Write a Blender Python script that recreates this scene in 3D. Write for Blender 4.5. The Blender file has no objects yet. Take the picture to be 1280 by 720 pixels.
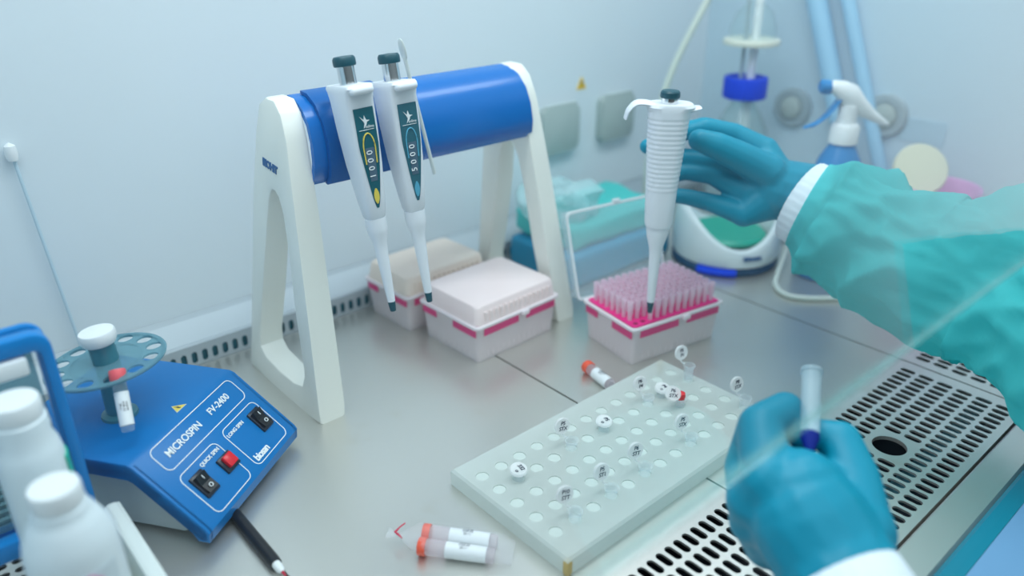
import bpy, bmesh, math, random
from mathutils import Vector, Matrix, Quaternion
random.seed(4)
PI = math.pi
scene = bpy.context.scene
COL = scene.collection

# ------------------------------------------------------------------ materials
def srgb(r, g, b):
    def c(v):
        v /= 255.0
        return v / 12.92 if v <= 0.04045 else ((v + 0.055) / 1.055) ** 2.4
    return (c(r), c(g), c(b), 1.0)

def new_mat(name):
    m = bpy.data.materials.new(name)
    m.use_nodes = True
    nt = m.node_tree
    nt.nodes.clear()
    out = nt.nodes.new('ShaderNodeOutputMaterial')
    return m, nt, out

def principled(nt, col, rough=0.5, metal=0.0, spec=0.5, coat=0.0):
    p = nt.nodes.new('ShaderNodeBsdfPrincipled')
    p.inputs['Base Color'].default_value = col
    p.inputs['Roughness'].default_value = rough
    p.inputs['Metallic'].default_value = metal
    p.inputs['Specular IOR Level'].default_value = spec
    p.inputs['Coat Weight'].default_value = coat
    return p

def noise_bump(nt, p, scale, strength, dist=0.001, stretch=None, detail=3):
    tc = nt.nodes.new('ShaderNodeTexCoord')
    n = nt.nodes.new('ShaderNodeTexNoise')
    n.inputs['Scale'].default_value = scale
    n.inputs['Detail'].default_value = detail
    if stretch:
        mp = nt.nodes.new('ShaderNodeMapping')
        mp.inputs['Scale'].default_value = stretch
        nt.links.new(tc.outputs['Object'], mp.inputs['Vector'])
        nt.links.new(mp.outputs['Vector'], n.inputs['Vector'])
    else:
        nt.links.new(tc.outputs['Object'], n.inputs['Vector'])
    b = nt.nodes.new('ShaderNodeBump')
    b.inputs['Strength'].default_value = strength
    b.inputs['Distance'].default_value = dist
    nt.links.new(n.outputs['Fac'], b.inputs['Height'])
    nt.links.new(b.outputs['Normal'], p.inputs['Normal'])
    return n

def plain(name, col, rough=0.5, metal=0.0, spec=0.5, coat=0.0, bump=None, sss=0.0):
    m, nt, out = new_mat(name)
    p = principled(nt, col, rough, metal, spec, coat)
    if sss:
        p.inputs['Subsurface Weight'].default_value = sss
        p.inputs['Subsurface Radius'].default_value = (0.01, 0.01, 0.01)
        p.inputs['Subsurface Scale'].default_value = 0.3
    if bump:
        noise_bump(nt, p, *bump)
    nt.links.new(p.outputs[0], out.inputs[0])
    return m

def clear(name, col, opac, rough=0.25, tint=(1, 1, 1, 1), spec=0.5, bump=None):
    """translucent plastic: part see-through, part plastic"""
    m, nt, out = new_mat(name)
    p = principled(nt, col, rough, 0.0, spec)
    if bump:
        noise_bump(nt, p, *bump)
    t = nt.nodes.new('ShaderNodeBsdfTransparent')
    t.inputs[0].default_value = tint
    mx = nt.nodes.new('ShaderNodeMixShader')
    mx.inputs[0].default_value = opac
    nt.links.new(t.outputs[0], mx.inputs[1])
    nt.links.new(p.outputs[0], mx.inputs[2])
    nt.links.new(mx.outputs[0], out.inputs[0])
    return m

def glassy(name, tint, haze=0.0, hazecol=(1, 1, 1, 1), ior=1.45, edge=0.0):
    """clear sheet or bottle glass: transmits, mirrors at grazing angles, a small share of pale diffuse mixed in"""
    m, nt, out = new_mat(name)
    t = nt.nodes.new('ShaderNodeBsdfTransparent')
    t.inputs[0].default_value = tint
    g = nt.nodes.new('ShaderNodeBsdfGlossy')
    g.inputs['Roughness'].default_value = 0.03
    lw = nt.nodes.new('ShaderNodeLayerWeight')
    lw.inputs['Blend'].default_value = 0.5
    pw = nt.nodes.new('ShaderNodeMath'); pw.operation = 'POWER'
    pw.inputs[1].default_value = 5.0
    nt.links.new(lw.outputs['Facing'], pw.inputs[0])
    fr = nt.nodes.new('ShaderNodeMath'); fr.operation = 'MULTIPLY_ADD'
    f0 = ((ior - 1) / (ior + 1)) ** 2
    fr.inputs[1].default_value = 1 - f0
    fr.inputs[2].default_value = f0
    nt.links.new(pw.outputs[0], fr.inputs[0])
    m1 = nt.nodes.new('ShaderNodeMixShader')
    nt.links.new(fr.outputs[0], m1.inputs[0])
    nt.links.new(t.outputs[0], m1.inputs[1])
    nt.links.new(g.outputs[0], m1.inputs[2])
    last = m1
    if haze > 0:
        d = nt.nodes.new('ShaderNodeBsdfDiffuse')
        d.inputs[0].default_value = hazecol
        m2 = nt.nodes.new('ShaderNodeMixShader')
        m2.inputs[0].default_value = haze
        nt.links.new(m1.outputs[0], m2.inputs[1])
        nt.links.new(d.outputs[0], m2.inputs[2])
        last = m2
    nt.links.new(last.outputs[0], out.inputs[0])
    return m

def milky(name, col, opac, trans):
    """thin milky plastic: part clear, part diffusing light on both sides"""
    m, nt, out = new_mat(name)
    p = principled(nt, col, 0.3, 0, 0.4)
    tl = nt.nodes.new('ShaderNodeBsdfTranslucent')
    tl.inputs[0].default_value = col
    m1 = nt.nodes.new('ShaderNodeMixShader')
    m1.inputs[0].default_value = trans
    nt.links.new(p.outputs[0], m1.inputs[1])
    nt.links.new(tl.outputs[0], m1.inputs[2])
    t = nt.nodes.new('ShaderNodeBsdfTransparent')
    m2 = nt.nodes.new('ShaderNodeMixShader')
    m2.inputs[0].default_value = opac
    nt.links.new(t.outputs[0], m2.inputs[1])
    nt.links.new(m1.outputs[0], m2.inputs[2])
    nt.links.new(m2.outputs[0], out.inputs[0])
    return m

def steel(name, col, rough, stretch, strength=0.12):
    m, nt, out = new_mat(name)
    p = principled(nt, col, rough, 0.78)
    noise_bump(nt, p, 60, strength, 0.0006, stretch, 4)
    tc = nt.nodes.new('ShaderNodeTexCoord')
    n = nt.nodes.new('ShaderNodeTexNoise')
    n.inputs['Scale'].default_value = 5
    n.inputs['Detail'].default_value = 2
    nt.links.new(tc.outputs['Object'], n.inputs['Vector'])
    r = nt.nodes.new('ShaderNodeMapRange')
    r.inputs['From Min'].default_value = 0.3
    r.inputs['From Max'].default_value = 0.7
    r.inputs['To Min'].default_value = rough - 0.025
    r.inputs['To Max'].default_value = rough + 0.03
    nt.links.new(n.outputs['Fac'], r.inputs['Value'])
    nt.links.new(r.outputs[0], p.inputs['Roughness'])
    # faint warm water marks
    n2 = nt.nodes.new('ShaderNodeTexNoise')
    n2.inputs['Scale'].default_value = 23
    n2.inputs['Detail'].default_value = 8
    nt.links.new(tc.outputs['Object'], n2.inputs['Vector'])
    rr = nt.nodes.new('ShaderNodeValToRGB')
    rr.color_ramp.elements[0].position = 0.62
    rr.color_ramp.elements[0].color = col
    rr.color_ramp.elements[1].position = 0.78
    rr.color_ramp.elements[1].color = (col[0] * 0.93, col[1] * 0.91, col[2] * 0.87, 1)
    nt.links.new(n2.outputs['Fac'], rr.inputs[0])
    nt.links.new(rr.outputs[0], p.inputs['Base Color'])
    nt.links.new(p.outputs[0], out.inputs[0])
    return m

def cloth(name, col, trans=0.35, see=0.1):
    m, nt, out = new_mat(name)
    d = principled(nt, col, 0.75, 0, 0.25)
    noise_bump(nt, d, 260, 0.25, 0.0006)
    t = nt.nodes.new('ShaderNodeBsdfTranslucent')
    t.inputs[0].default_value = col
    m1 = nt.nodes.new('ShaderNodeMixShader')
    m1.inputs[0].default_value = trans
    nt.links.new(d.outputs[0], m1.inputs[1])
    nt.links.new(t.outputs[0], m1.inputs[2])
    x = nt.nodes.new('ShaderNodeBsdfTransparent')
    m2 = nt.nodes.new('ShaderNodeMixShader')
    m2.inputs[0].default_value = see
    nt.links.new(m1.outputs[0], m2.inputs[1])
    nt.links.new(x.outputs[0], m2.inputs[2])
    nt.links.new(m2.outputs[0], out.inputs[0])
    return m

M = {}
M['wall'] = plain('wall_enamel', srgb(222, 232, 238), 0.32, 0, 0.5, bump=(6, 0.03, 0.002))
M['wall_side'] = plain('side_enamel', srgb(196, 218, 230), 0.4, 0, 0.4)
M['steel'] = steel('brushed_steel', srgb(214, 213, 207), 0.34, (1, 14, 1), 0.08)
M['steel_strip'] = plain('strip_steel', srgb(176, 187, 194), 0.5, 0.25)
M['steel_bright'] = plain('chrome', srgb(225, 228, 230), 0.18, 1.0)
M['dark'] = plain('dark_plenum', srgb(14, 24, 40), 0.6)
M['slot_reflect'] = plain('slot_reflect_teal', srgb(60, 105, 118), 0.45, 0.4)
M['rack_white'] = plain('ivory_plastic', srgb(240, 241, 233), 0.38)
M['bar_blue'] = plain('deep_blue_gloss', srgb(0, 108, 190), 0.26, 0, 0.4, 0.15)
M['hold_blue'] = plain('holder_blue', srgb(0, 92, 164), 0.32, 0, 0.35)
M['print_blue'] = plain('print_blue', srgb(40, 96, 150), 0.6)
M['pip_white'] = plain('pipette_white', srgb(232, 236, 242), 0.34, bump=(900, 0.12, 0.0003))
M['pip_smooth'] = plain('pipette_smooth', srgb(234, 238, 244), 0.3)
M['teal_dark'] = plain('dark_teal_plastic', srgb(10, 74, 88), 0.4)
M['panel_teal'] = plain('label_teal', srgb(8, 92, 106), 0.4)
M['panel_grey_teal'] = plain('label_grey_teal', srgb(44, 102, 118), 0.4)
M['print_white'] = plain('print_white', srgb(238, 242, 244), 0.5)
M['print_yellow'] = plain('print_yellow', srgb(238, 212, 90), 0.5)
M['print_sky'] = plain('print_sky', srgb(86, 170, 200), 0.5)
M['display'] = plain('lcd_grey', srgb(84, 108, 128), 0.3)
M['black'] = plain('black_plastic', srgb(14, 16, 24), 0.3)
M['navy'] = plain('switch_navy', srgb(16, 26, 44), 0.3)
M['red_button'] = plain('red_button', srgb(222, 22, 40), 0.25)
M['spin_blue'] = plain('centrifuge_blue', srgb(0, 114, 184), 0.33, 0, 0.3)
M['spin_grey'] = plain('base_grey', srgb(176, 190, 196), 0.4)
M['rotor'] = clear('rotor_grey', srgb(120, 166, 180), 0.5, 0.2, srgb(200, 230, 236))
M['rotor_hub'] = plain('rotor_hub', srgb(60, 126, 142), 0.35)
M['white'] = plain('white_plastic', srgb(236, 240, 242), 0.35)
M['hdpe'] = plain('bottle_hdpe', srgb(228, 238, 243), 0.4, sss=0.2)
M['paper'] = plain('label_paper', srgb(214, 226, 232), 0.7)
M['ghs'] = plain('ghs_pink', srgb(214, 150, 180), 0.7)
M['ink'] = plain('ink', srgb(60, 66, 82), 0.8)
M['ink_blue'] = plain('ink_blue', srgb(24, 30, 62), 0.8)
M['crate'] = plain('crate_blue', srgb(0, 128, 202), 0.3, 0, 0.35)
M['crate_clear'] = clear('crate_window', srgb(120, 160, 172), 0.35, 0.15, srgb(200, 226, 232))
M['green'] = plain('green_plastic', srgb(20, 176, 150), 0.4)
M['grey_plastic'] = plain('pale_grey_plastic', srgb(220, 227, 225), 0.4)
M['box_clear'] = milky('box_plastic', srgb(254, 246, 248), 0.78, 0.35)
M['box_lid'] = milky('lid_plastic', srgb(255, 240, 238), 0.95, 0.12)
M['lid_beige'] = milky('lid_beige', srgb(254, 240, 226), 0.96, 0.12)
M['lid_clear'] = milky('lid_clear', srgb(226, 240, 244), 0.24, 0.4)
M['lid_rim'] = clear('lid_rim', srgb(238, 244, 246), 0.75, 0.2)
M['rim_white'] = clear('box_rim', srgb(246, 236, 240), 0.85, 0.25)
M['pink'] = plain('magenta_plastic', srgb(242, 44, 140), 0.35)
M['pink_soft'] = milky('pink_behind_plastic', srgb(246, 84, 150), 0.92, 0.2)
M['tip'] = milky('tip_plastic', srgb(255, 236, 246), 0.72, 0.4)
M['acrylic'] = milky('frosted_acrylic', srgb(240, 246, 243), 0.78, 0.45)
M['hole_scatter'] = plain('hole_scatter', srgb(204, 214, 209), 0.7, 0, 0.1)
M['amber'] = plain('amber_stain', srgb(206, 178, 110), 0.5)
M['tube'] = milky('tube_plastic', srgb(240, 248, 252), 0.22, 0.5)
M['tube_cap'] = milky('tube_cap_plastic', srgb(255, 255, 255), 0.75, 0.45)
M['orange'] = plain('orange_cap', srgb(242, 92, 62), 0.35)
M['red'] = plain('red_print', srgb(226, 36, 48), 0.5)
M['bag'] = clear('bag_film', srgb(240, 240, 246), 0.13, 0.16, bump=(70, 0.5, 0.002))
M['pale_pink_fluid'] = milky('pinkish_fluid', srgb(252, 242, 248), 0.45, 0.5)
M['glove'] = plain('nitrile_teal', srgb(0, 140, 168), 0.45, 0, 0.35, bump=(70, 0.25, 0.0016))
M['cuff'] = plain('knit_cuff', srgb(222, 234, 242), 0.85, bump=(700, 0.4, 0.0006))
M['gown'] = cloth('gown_teal', srgb(84, 212, 214), 0.45, 0.08)
M['teal_cloth'] = plain('teal_pack', srgb(70, 196, 192), 0.55, bump=(45, 0.6, 0.004))
M['teal_deep'] = plain('teal_pack_deep', srgb(0, 138, 178), 0.5)
M['film'] = clear('crumpled_film', srgb(200, 236, 240), 0.45, 0.2, bump=(60, 1.0, 0.006))
M['vortex_white'] = plain('vortex_white', srgb(214, 226, 230), 0.35)
M['vortex_green'] = plain('vortex_green', srgb(24, 160, 138), 0.4)
M['vortex_base'] = plain('vortex_base', srgb(8, 70, 108), 0.4)
M['bright_blue'] = plain('bright_blue', srgb(0, 66, 216), 0.45, 0, 0.2)
M['cord'] = plain('cord_white', srgb(214, 224, 218), 0.45)
M['flask'] = glassy('flask_glass', (0.93, 0.97, 0.97, 1), 0.07, srgb(225, 235, 235), 1.3)
M['sash'] = glassy('sash_glass', (0.975, 0.99, 0.99, 1), 0.012, srgb(225, 240, 245), 1.45)
M['sash_edge'] = clear('sash_edge', srgb(110, 180, 175), 0.3, 0.2)
M['filter'] = plain('filter_ivory', srgb(226, 228, 214), 0.45)
M['tube_yellow'] = plain('hose_straw', srgb(212, 222, 212), 0.45)
M['spray_blue'] = plain('spray_blue', srgb(0, 130, 196), 0.3)
M['pale_blue'] = plain('pale_blue_stripe', srgb(160, 208, 236), 0.4)
M['cream'] = plain('cream_plastic', srgb(222, 220, 196), 0.5)
M['mauve'] = plain('mauve_plastic', srgb(212, 150, 206), 0.5)
M['socket'] = plain('socket_grey_green', srgb(172, 186, 184), 0.5)
M['sign_yellow'] = plain('sign_yellow', srgb(240, 196, 40), 0.5)
M['port'] = plain('port_grey', srgb(160, 178, 186), 0.45)
M['armrest_reflect_teal'] = plain('armrest_reflect_teal', srgb(14, 128, 152), 0.4)
M['armrest_pale'] = plain('armrest_pale', srgb(112, 160, 200), 0.45)
M['label_pale'] = plain('pale_label', srgb(176, 206, 222), 0.6)
M['ink_navy'] = plain('ink_navy', srgb(8, 36, 130), 0.6, 0, 0.2)

# ------------------------------------------------------------------ helpers
def thing(name, label, cat, loc=(0, 0, 0), rz=0.0, group=None):
    o = bpy.data.objects.new(name, None)
    o.empty_display_size = 0.01
    COL.objects.link(o)
    o.location = loc
    o.rotation_euler = (0, 0, rz)
    tag(o, label, cat, group)
    return o

def tag(o, label, cat, group=None):
    o['label'] = label
    o['category'] = cat
    if group:
        o['group'] = group
    return o

def obj(name, bm, mat, parent=None, smooth=True, angle=35, label=None):
    me = bpy.data.meshes.new(name)
    bmesh.ops.recalc_face_normals(bm, faces=bm.faces[:])
    bm.to_mesh(me)
    bm.free()
    return obj_me(name, me, mat, parent, smooth, angle, label)

def obj_me(name, me, mat, parent=None, smooth=True, angle=35, label=None):
    o = bpy.data.objects.new(name, me)
    COL.objects.link(o)
    for mm in (mat if isinstance(mat, (list, tuple)) else [mat]):
        me.materials.append(mm)
    if smooth:
        for p in me.polygons:
            p.use_smooth = True
        try:
            me.set_sharp_from_angle(angle=math.radians(angle))
        except Exception:
            pass
    if parent:
        o.parent = parent
    if label:
        o['label'] = label
    return o

def structure(o):
    o['kind'] = 'structure'
    return o

def box(bm, c, s, bev=0.0, seg=2, mtx=None):
    r = bmesh.ops.create_cube(bm, size=1.0)
    vs = r['verts']
    for v in vs:
        v.co = Vector((c[0] + v.co.x * s[0], c[1] + v.co.y * s[1], c[2] + v.co.z * s[2]))
    if bev > 0:
        es = list({e for v in vs for e in v.link_edges})
        rr = bmesh.ops.bevel(bm, geom=es, offset=bev, segments=seg, profile=0.5, affect='EDGES')
        vs = list({v for f in rr['faces'] for v in f.verts} | {v for v in vs if v.is_valid})
    if mtx is not None:
        for v in vs:
            v.co = mtx @ v.co
    return vs

def lathe(bm, prof, n=32, mtx=None, caps=True):
    """profile [(r, z)...] spun about Z"""
    rings = []
    for r, z in prof:
        ring = []
        for i in range(n):
            a = 2 * PI * i / n
            p = Vector((r * math.cos(a), r * math.sin(a), z))
            ring.append(bm.verts.new(mtx @ p if mtx is not None else p))
        rings.append(ring)
    for a, b in zip(rings, rings[1:]):
        for i in range(n):
            bm.faces.new((a[i], a[(i + 1) % n], b[(i + 1) % n], b[i]))
    if caps:
        if prof[0][0] > 1e-5:
            bm.faces.new(rings[0][::-1])
        if prof[-1][0] > 1e-5:
            bm.faces.new(rings[-1])
    return rings

def loft(bm, rings, caps=True, closed=True):
    vr = [[bm.verts.new(p) for p in r] for r in rings]
    n = len(vr[0])
    for a, b in zip(vr, vr[1:]):
        for i in range(n if closed else n - 1):
            bm.faces.new((a[i], a[(i + 1) % n], b[(i + 1) % n], b[i]))
    if caps and closed:
        bm.faces.new(vr[0][::-1])
        bm.faces.new(vr[-1])
    return vr

def frame_z(d, up=Vector((0, 0, 1))):
    d = Vector(d).normalized()
    if abs(d.dot(up)) > 0.98:
        up = Vector((0, 1, 0))
    x = up.cross(d).normalized()
    y = d.cross(x)
    return x, y, d

def catmull(pts, sub=8):
    pts = [Vector(p) for p in pts]
    P = [2 * pts[0] - pts[1]] + pts + [2 * pts[-1] - pts[-2]]
    out = []
    for i in range(1, len(P) - 2):
        for k in range(sub):
            t = k / sub
            p0, p1, p2, p3 = P[i - 1], P[i], P[i + 1], P[i + 2]
            out.append(0.5 * ((2 * p1) + (-p0 + p2) * t + (2 * p0 - 5 * p1 + 4 * p2 - p3) * t * t + (-p0 + 3 * p1 - 3 * p2 + p3) * t ** 3))
    out.append(pts[-1])
    return out

def tube(bm, pts, r, n=12, caps=True):
    rings = []
    for i, p in enumerate(pts):
        p = Vector(p)
        a = Vector(pts[max(i - 1, 0)])
        b = Vector(pts[min(i + 1, len(pts) - 1)])
        x, y, _ = frame_z(b - a)
        rr = r[i] if isinstance(r, (list, tuple)) else r
        rings.append([p + rr * (math.cos(2 * PI * k / n) * x + math.sin(2 * PI * k / n) * y) for k in range(n)])
    loft(bm, rings, caps)

def prism(bm, outline, fn, d0, d1, bev=0.0, seg=2):
    """outline = 2-D loop; fn(u, v, d) -> 3-D point; solid between depth d0 and d1"""
    a = [bm.verts.new(fn(u, v, d0)) for u, v in outline]
    b = [bm.verts.new(fn(u, v, d1)) for u, v in outline]
    n = len(outline)
    fa = bm.faces.new(a)
    fb = bm.faces.new(b[::-1])
    for i in range(n):
        bm.faces.new((a[i], b[i], b[(i + 1) % n], a[(i + 1) % n]))
    if bev > 0:
        es = list(fa.edges) + list(fb.edges)
        bmesh.ops.bevel(bm, geom=es, offset=bev, segments=seg, profile=0.5, affect='EDGES')

def ring_prism(bm, outer, inner, fn, d0, d1, bev=0.0):
    """two loops with the same vertex count, joined as a frame"""
    n = len(outer)
    vs = []
    for d in (d0, d1):
        vs.append(([bm.verts.new(fn(u, v, d)) for u, v in outer], [bm.verts.new(fn(u, v, d)) for u, v in inner]))
    (o0, i0), (o1, i1) = vs
    ed = []
    for k in range(n):
        j = (k + 1) % n
        bm.faces.new((o0[k], o0[j], i0[j], i0[k]))
        bm.faces.new((o1[j], o1[k], i1[k], i1[j]))
        bm.faces.new((o0[j], o0[k], o1[k], o1[j]))
        bm.faces.new((i0[k], i0[j], i1[j], i1[k]))
    if bev > 0:
        bm.edges.ensure_lookup_table()
        for L in (o0, o1, i0, i1):
            for k in range(n):
                e = bm.edges.get((L[k], L[(k + 1) % n]))
                if e:
                    ed.append(e)
        bmesh.ops.bevel(bm, geom=ed, offset=bev, segments=2, profile=0.5, affect='EDGES')

def rrect(x0, y0, x1, y1, r, seg=6):
    out = []
    for cx, cy, a0 in ((x1 - r, y1 - r, 0), (x0 + r, y1 - r, 90), (x0 + r, y0 + r, 180), (x1 - r, y0 + r, 270)):
        for k in range(seg + 1):
            a = math.radians(a0 + 90 * k / seg)
            out.append((cx + r * math.cos(a), cy + r * math.sin(a)))
    return out

def smooth_loop(pts, sub=6):
    """closed catmull loop through 2-D points"""
    n = len(pts)
    P = [Vector((p[0], p[1])) for p in pts]
    out = []
    for i in range(n):
        p0, p1, p2, p3 = P[i - 1], P[i], P[(i + 1) % n], P[(i + 2) % n]
        for k in range(sub):
            t = k / sub
            q = 0.5 * ((2 * p1) + (-p0 + p2) * t + (2 * p0 - 5 * p1 + 4 * p2 - p3) * t * t + (-p0 + 3 * p1 - 3 * p2 + p3) * t ** 3)
            out.append((q.x, q.y))
    return out

def text_mesh(s, size, extrude=0.00015, align='CENTER', shear=0.0, spacing=1.0, bold=0.0):
    cu = bpy.data.curves.new('txt', 'FONT')
    cu.body = s
    cu.size = size
    cu.align_x = align
    cu.align_y = 'CENTER'
    cu.extrude = extrude
    cu.shear = shear
    cu.space_character = spacing
    cu.offset = bold
    cu.resolution_u = 3
    o = bpy.data.objects.new('txt', cu)
    COL.objects.link(o)
    dg = bpy.context.evaluated_depsgraph_get()
    me = bpy.data.meshes.new_from_object(o.evaluated_get(dg))
    bpy.data.objects.remove(o)
    bpy.data.curves.remove(cu)
    return me

def text(name, s, size, mtx, mat, parent, **kw):
    me = text_mesh(s, size, **kw)
    me.transform(mtx)
    return obj_me(name, me, mat, parent, smooth=False)

def basis(o, x, y, z):
    m = Matrix.Identity(4)
    for i, v in enumerate((x, y, z)):
        v = Vector(v)
        m[0][i], m[1][i], m[2][i] = v.x, v.y, v.z
    o = Vector(o)
    m[0][3], m[1][3], m[2][3] = o.x, o.y, o.z
    return m

def capsule(bm, p, q, r0, r1, n=14):
    p, q = Vector(p), Vector(q)
    d = q - p
    L = d.length
    x, y, z = frame_z(d) if L > 1e-6 else (Vector((1, 0, 0)), Vector((0, 1, 0)), Vector((0, 0, 1)))
    prof = []
    for k in range(5):
        a = -PI / 2 + PI / 2 * k / 4
        prof.append((max(r0 * math.cos(a), 1e-6), r0 * math.sin(a)))
    for k in range(5):
        a = PI / 2 * k / 4
        prof.append((max(r1 * math.cos(a), 1e-6), L + r1 * math.sin(a)))
    lathe(bm, prof, n, basis(p, x, y, z))

def flat_ell(bm, p, axes, n=20, m=12):
    """ellipsoid with three given half axis vectors"""
    r = bmesh.ops.create_uvsphere(bm, u_segments=n, v_segments=m, radius=1.0)
    A, B, C = [Vector(a) for a in axes]
    for v in r['verts']:
        c = v.co.copy()
        v.co = Vector(p) + A * c.x + B * c.y + C * c.z

def fused(name, bm, voxel, smooth_it, mat, parent, label=None):
    """fuse overlapping limbs into one continuous skin"""
    me = bpy.data.meshes.new(name)
    bm.to_mesh(me)
    bm.free()
    o = bpy.data.objects.new(name, me)
    COL.objects.link(o)
    r = o.modifiers.new('r', 'REMESH')
    r.mode = 'VOXEL'
    r.voxel_size = voxel
    s = o.modifiers.new('s', 'SMOOTH')
    s.factor = 0.5
    s.iterations = smooth_it
    dg = bpy.context.evaluated_depsgraph_get()
    nm = bpy.data.meshes.new_from_object(o.evaluated_get(dg))
    bpy.data.objects.remove(o)
    nm.name = name
    return obj_me(name, nm, mat, parent, True, 180, label)

def copy_tree(o, parent=None):
    c = o.copy()
    COL.objects.link(c)
    if parent:
        c.parent = parent
    for ch in list(o.children):
        copy_tree(ch, c)
    return c

# ------------------------------------------------------------------ camera (0.43 m above the worktop)
cam = bpy.data.cameras.new('camera')
camo = bpy.data.objects.new('camera', cam)
COL.objects.link(camo)
R = ((0.7489198591638718, 0.2825997512574349, -0.5993800339844516),
     (-0.66265941709296, 0.31769083142886173, -0.678199847068736),
     (-0.0012415667460753954, 0.9051021578889724, 0.42519235917022374))
mw = Matrix(R).to_4x4()
mw.translation = Vector((0, 0, 0.43))
# camera looks along its -Z; columns are right, up, back
for i in range(3):
    mw[i][2] = R[i][2] if False else R[i][2]
camo.matrix_world = mw
cam.sensor_width = 36.0
cam.lens = 36.0 * 982.0 / 1280.0
cam.clip_start = 0.01
cam.dof.use_dof = True
cam.dof.focus_distance = 0.67
cam.dof.aperture_fstop = 27.6 / 11.5
scene.camera = camo

# ------------------------------------------------------------------ setting: cabinet shell
BACK = 0.79
RIGHT = 1.125
bm = bmesh.new(); box(bm, (0.41, BACK + 0.006, 0.35), (1.45, 0.012, 0.9)); structure(obj('wall_back', bm, M['wall'], smooth=False))
bm = bmesh.new(); box(bm, (RIGHT + 0.006, 0.475, 0.35), (0.012, 0.63, 0.9)); structure(obj('wall_right', bm, M['wall_side'], smooth=False))
bm = bmesh.new(); box(bm, (-0.306, 0.475, 0.35), (0.012, 0.63, 0.9)); structure(obj('wall_left', bm, M['wall_side'], smooth=False))
bm = bmesh.new(); box(bm, (0.41, 0.46, -0.076), (1.45, 0.68, 0.012)); structure(obj('floor', bm, M['dark'], smooth=False))

# -- trays: flat rest + slotted grille
SP, SL, SW = 0.0105, 0.0076, 0.0035
ROWS = [0.2561 - 0.0186 * k for k in range(6)]

def slot_cell(bm, cx, cy, w, h, hl, hw, depth, along='y', n=6):
    """one cell of plate with a round-ended slot punched through"""
    ring, outr = [], []
    pts = []
    for k in range(n + 1):
        a = PI * k / n
        pts.append((hw * math.cos(a), (hl - hw) + hw * math.sin(a)))
    for k in range(n + 1):
        a = PI + PI * k / n
        pts.append((hw * math.cos(a), -(hl - hw) + hw * math.sin(a)))
    for (x, y) in pts:
        X, Y = (x, y) if along == 'y' else (y, x)
        # push out to the cell border
        f = min((w / 2) / abs(X) if abs(X) > 1e-9 else 1e9, (h / 2) / abs(Y) if abs(Y) > 1e-9 else 1e9)
        ring.append((cx + X, cy + Y))
        outr.append((cx + X * f, cy + Y * f))
    N = len(pts)
    rv = [bm.verts.new((x, y, 0)) for x, y in ring]
    lv = [bm.verts.new((x, y, -depth)) for x, y in ring]
    ov = [bm.verts.new((x, y, 0)) for x, y in outr]
    for i in range(N):
        j = (i + 1) % N
        bm.faces.new((rv[i], rv[j], ov[j], ov[i]))
        bm.faces.new((rv[j], rv[i], lv[i], lv[j]))
    # corner fillers
    for sx, sy in ((1, 1), (-1, 1), (-1, -1), (1, -1)):
        c = (cx + sx * w / 2, cy + sy * h / 2)
        best = [i for i in range(N) if True]
        for i in range(N):
            j = (i + 1) % N
            a, b = outr[i], outr[j]
            onx = lambda p: abs(abs(p[0] - cx) - w / 2) < 1e-7 and (p[0] - cx) * sx > 0
            ony = lambda p: abs(abs(p[1] - cy) - h / 2) < 1e-7 and (p[1] - cy) * sy > 0
            if (onx(a) and ony(b) and not onx(b) and not ony(a)) or (ony(a) and onx(b) and not onx(a) and not ony(b)):
                cv = bm.verts.new((c[0], c[1], 0))
                bm.faces.new((ov[i], ov[j], cv))

def quad(bm, x0, y0, x1, y1, z=0.0):
    return bm.faces.new([bm.verts.new((x, y, z)) for x, y in ((x0, y0), (x1, y0), (x1, y1), (x0, y1))])

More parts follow.
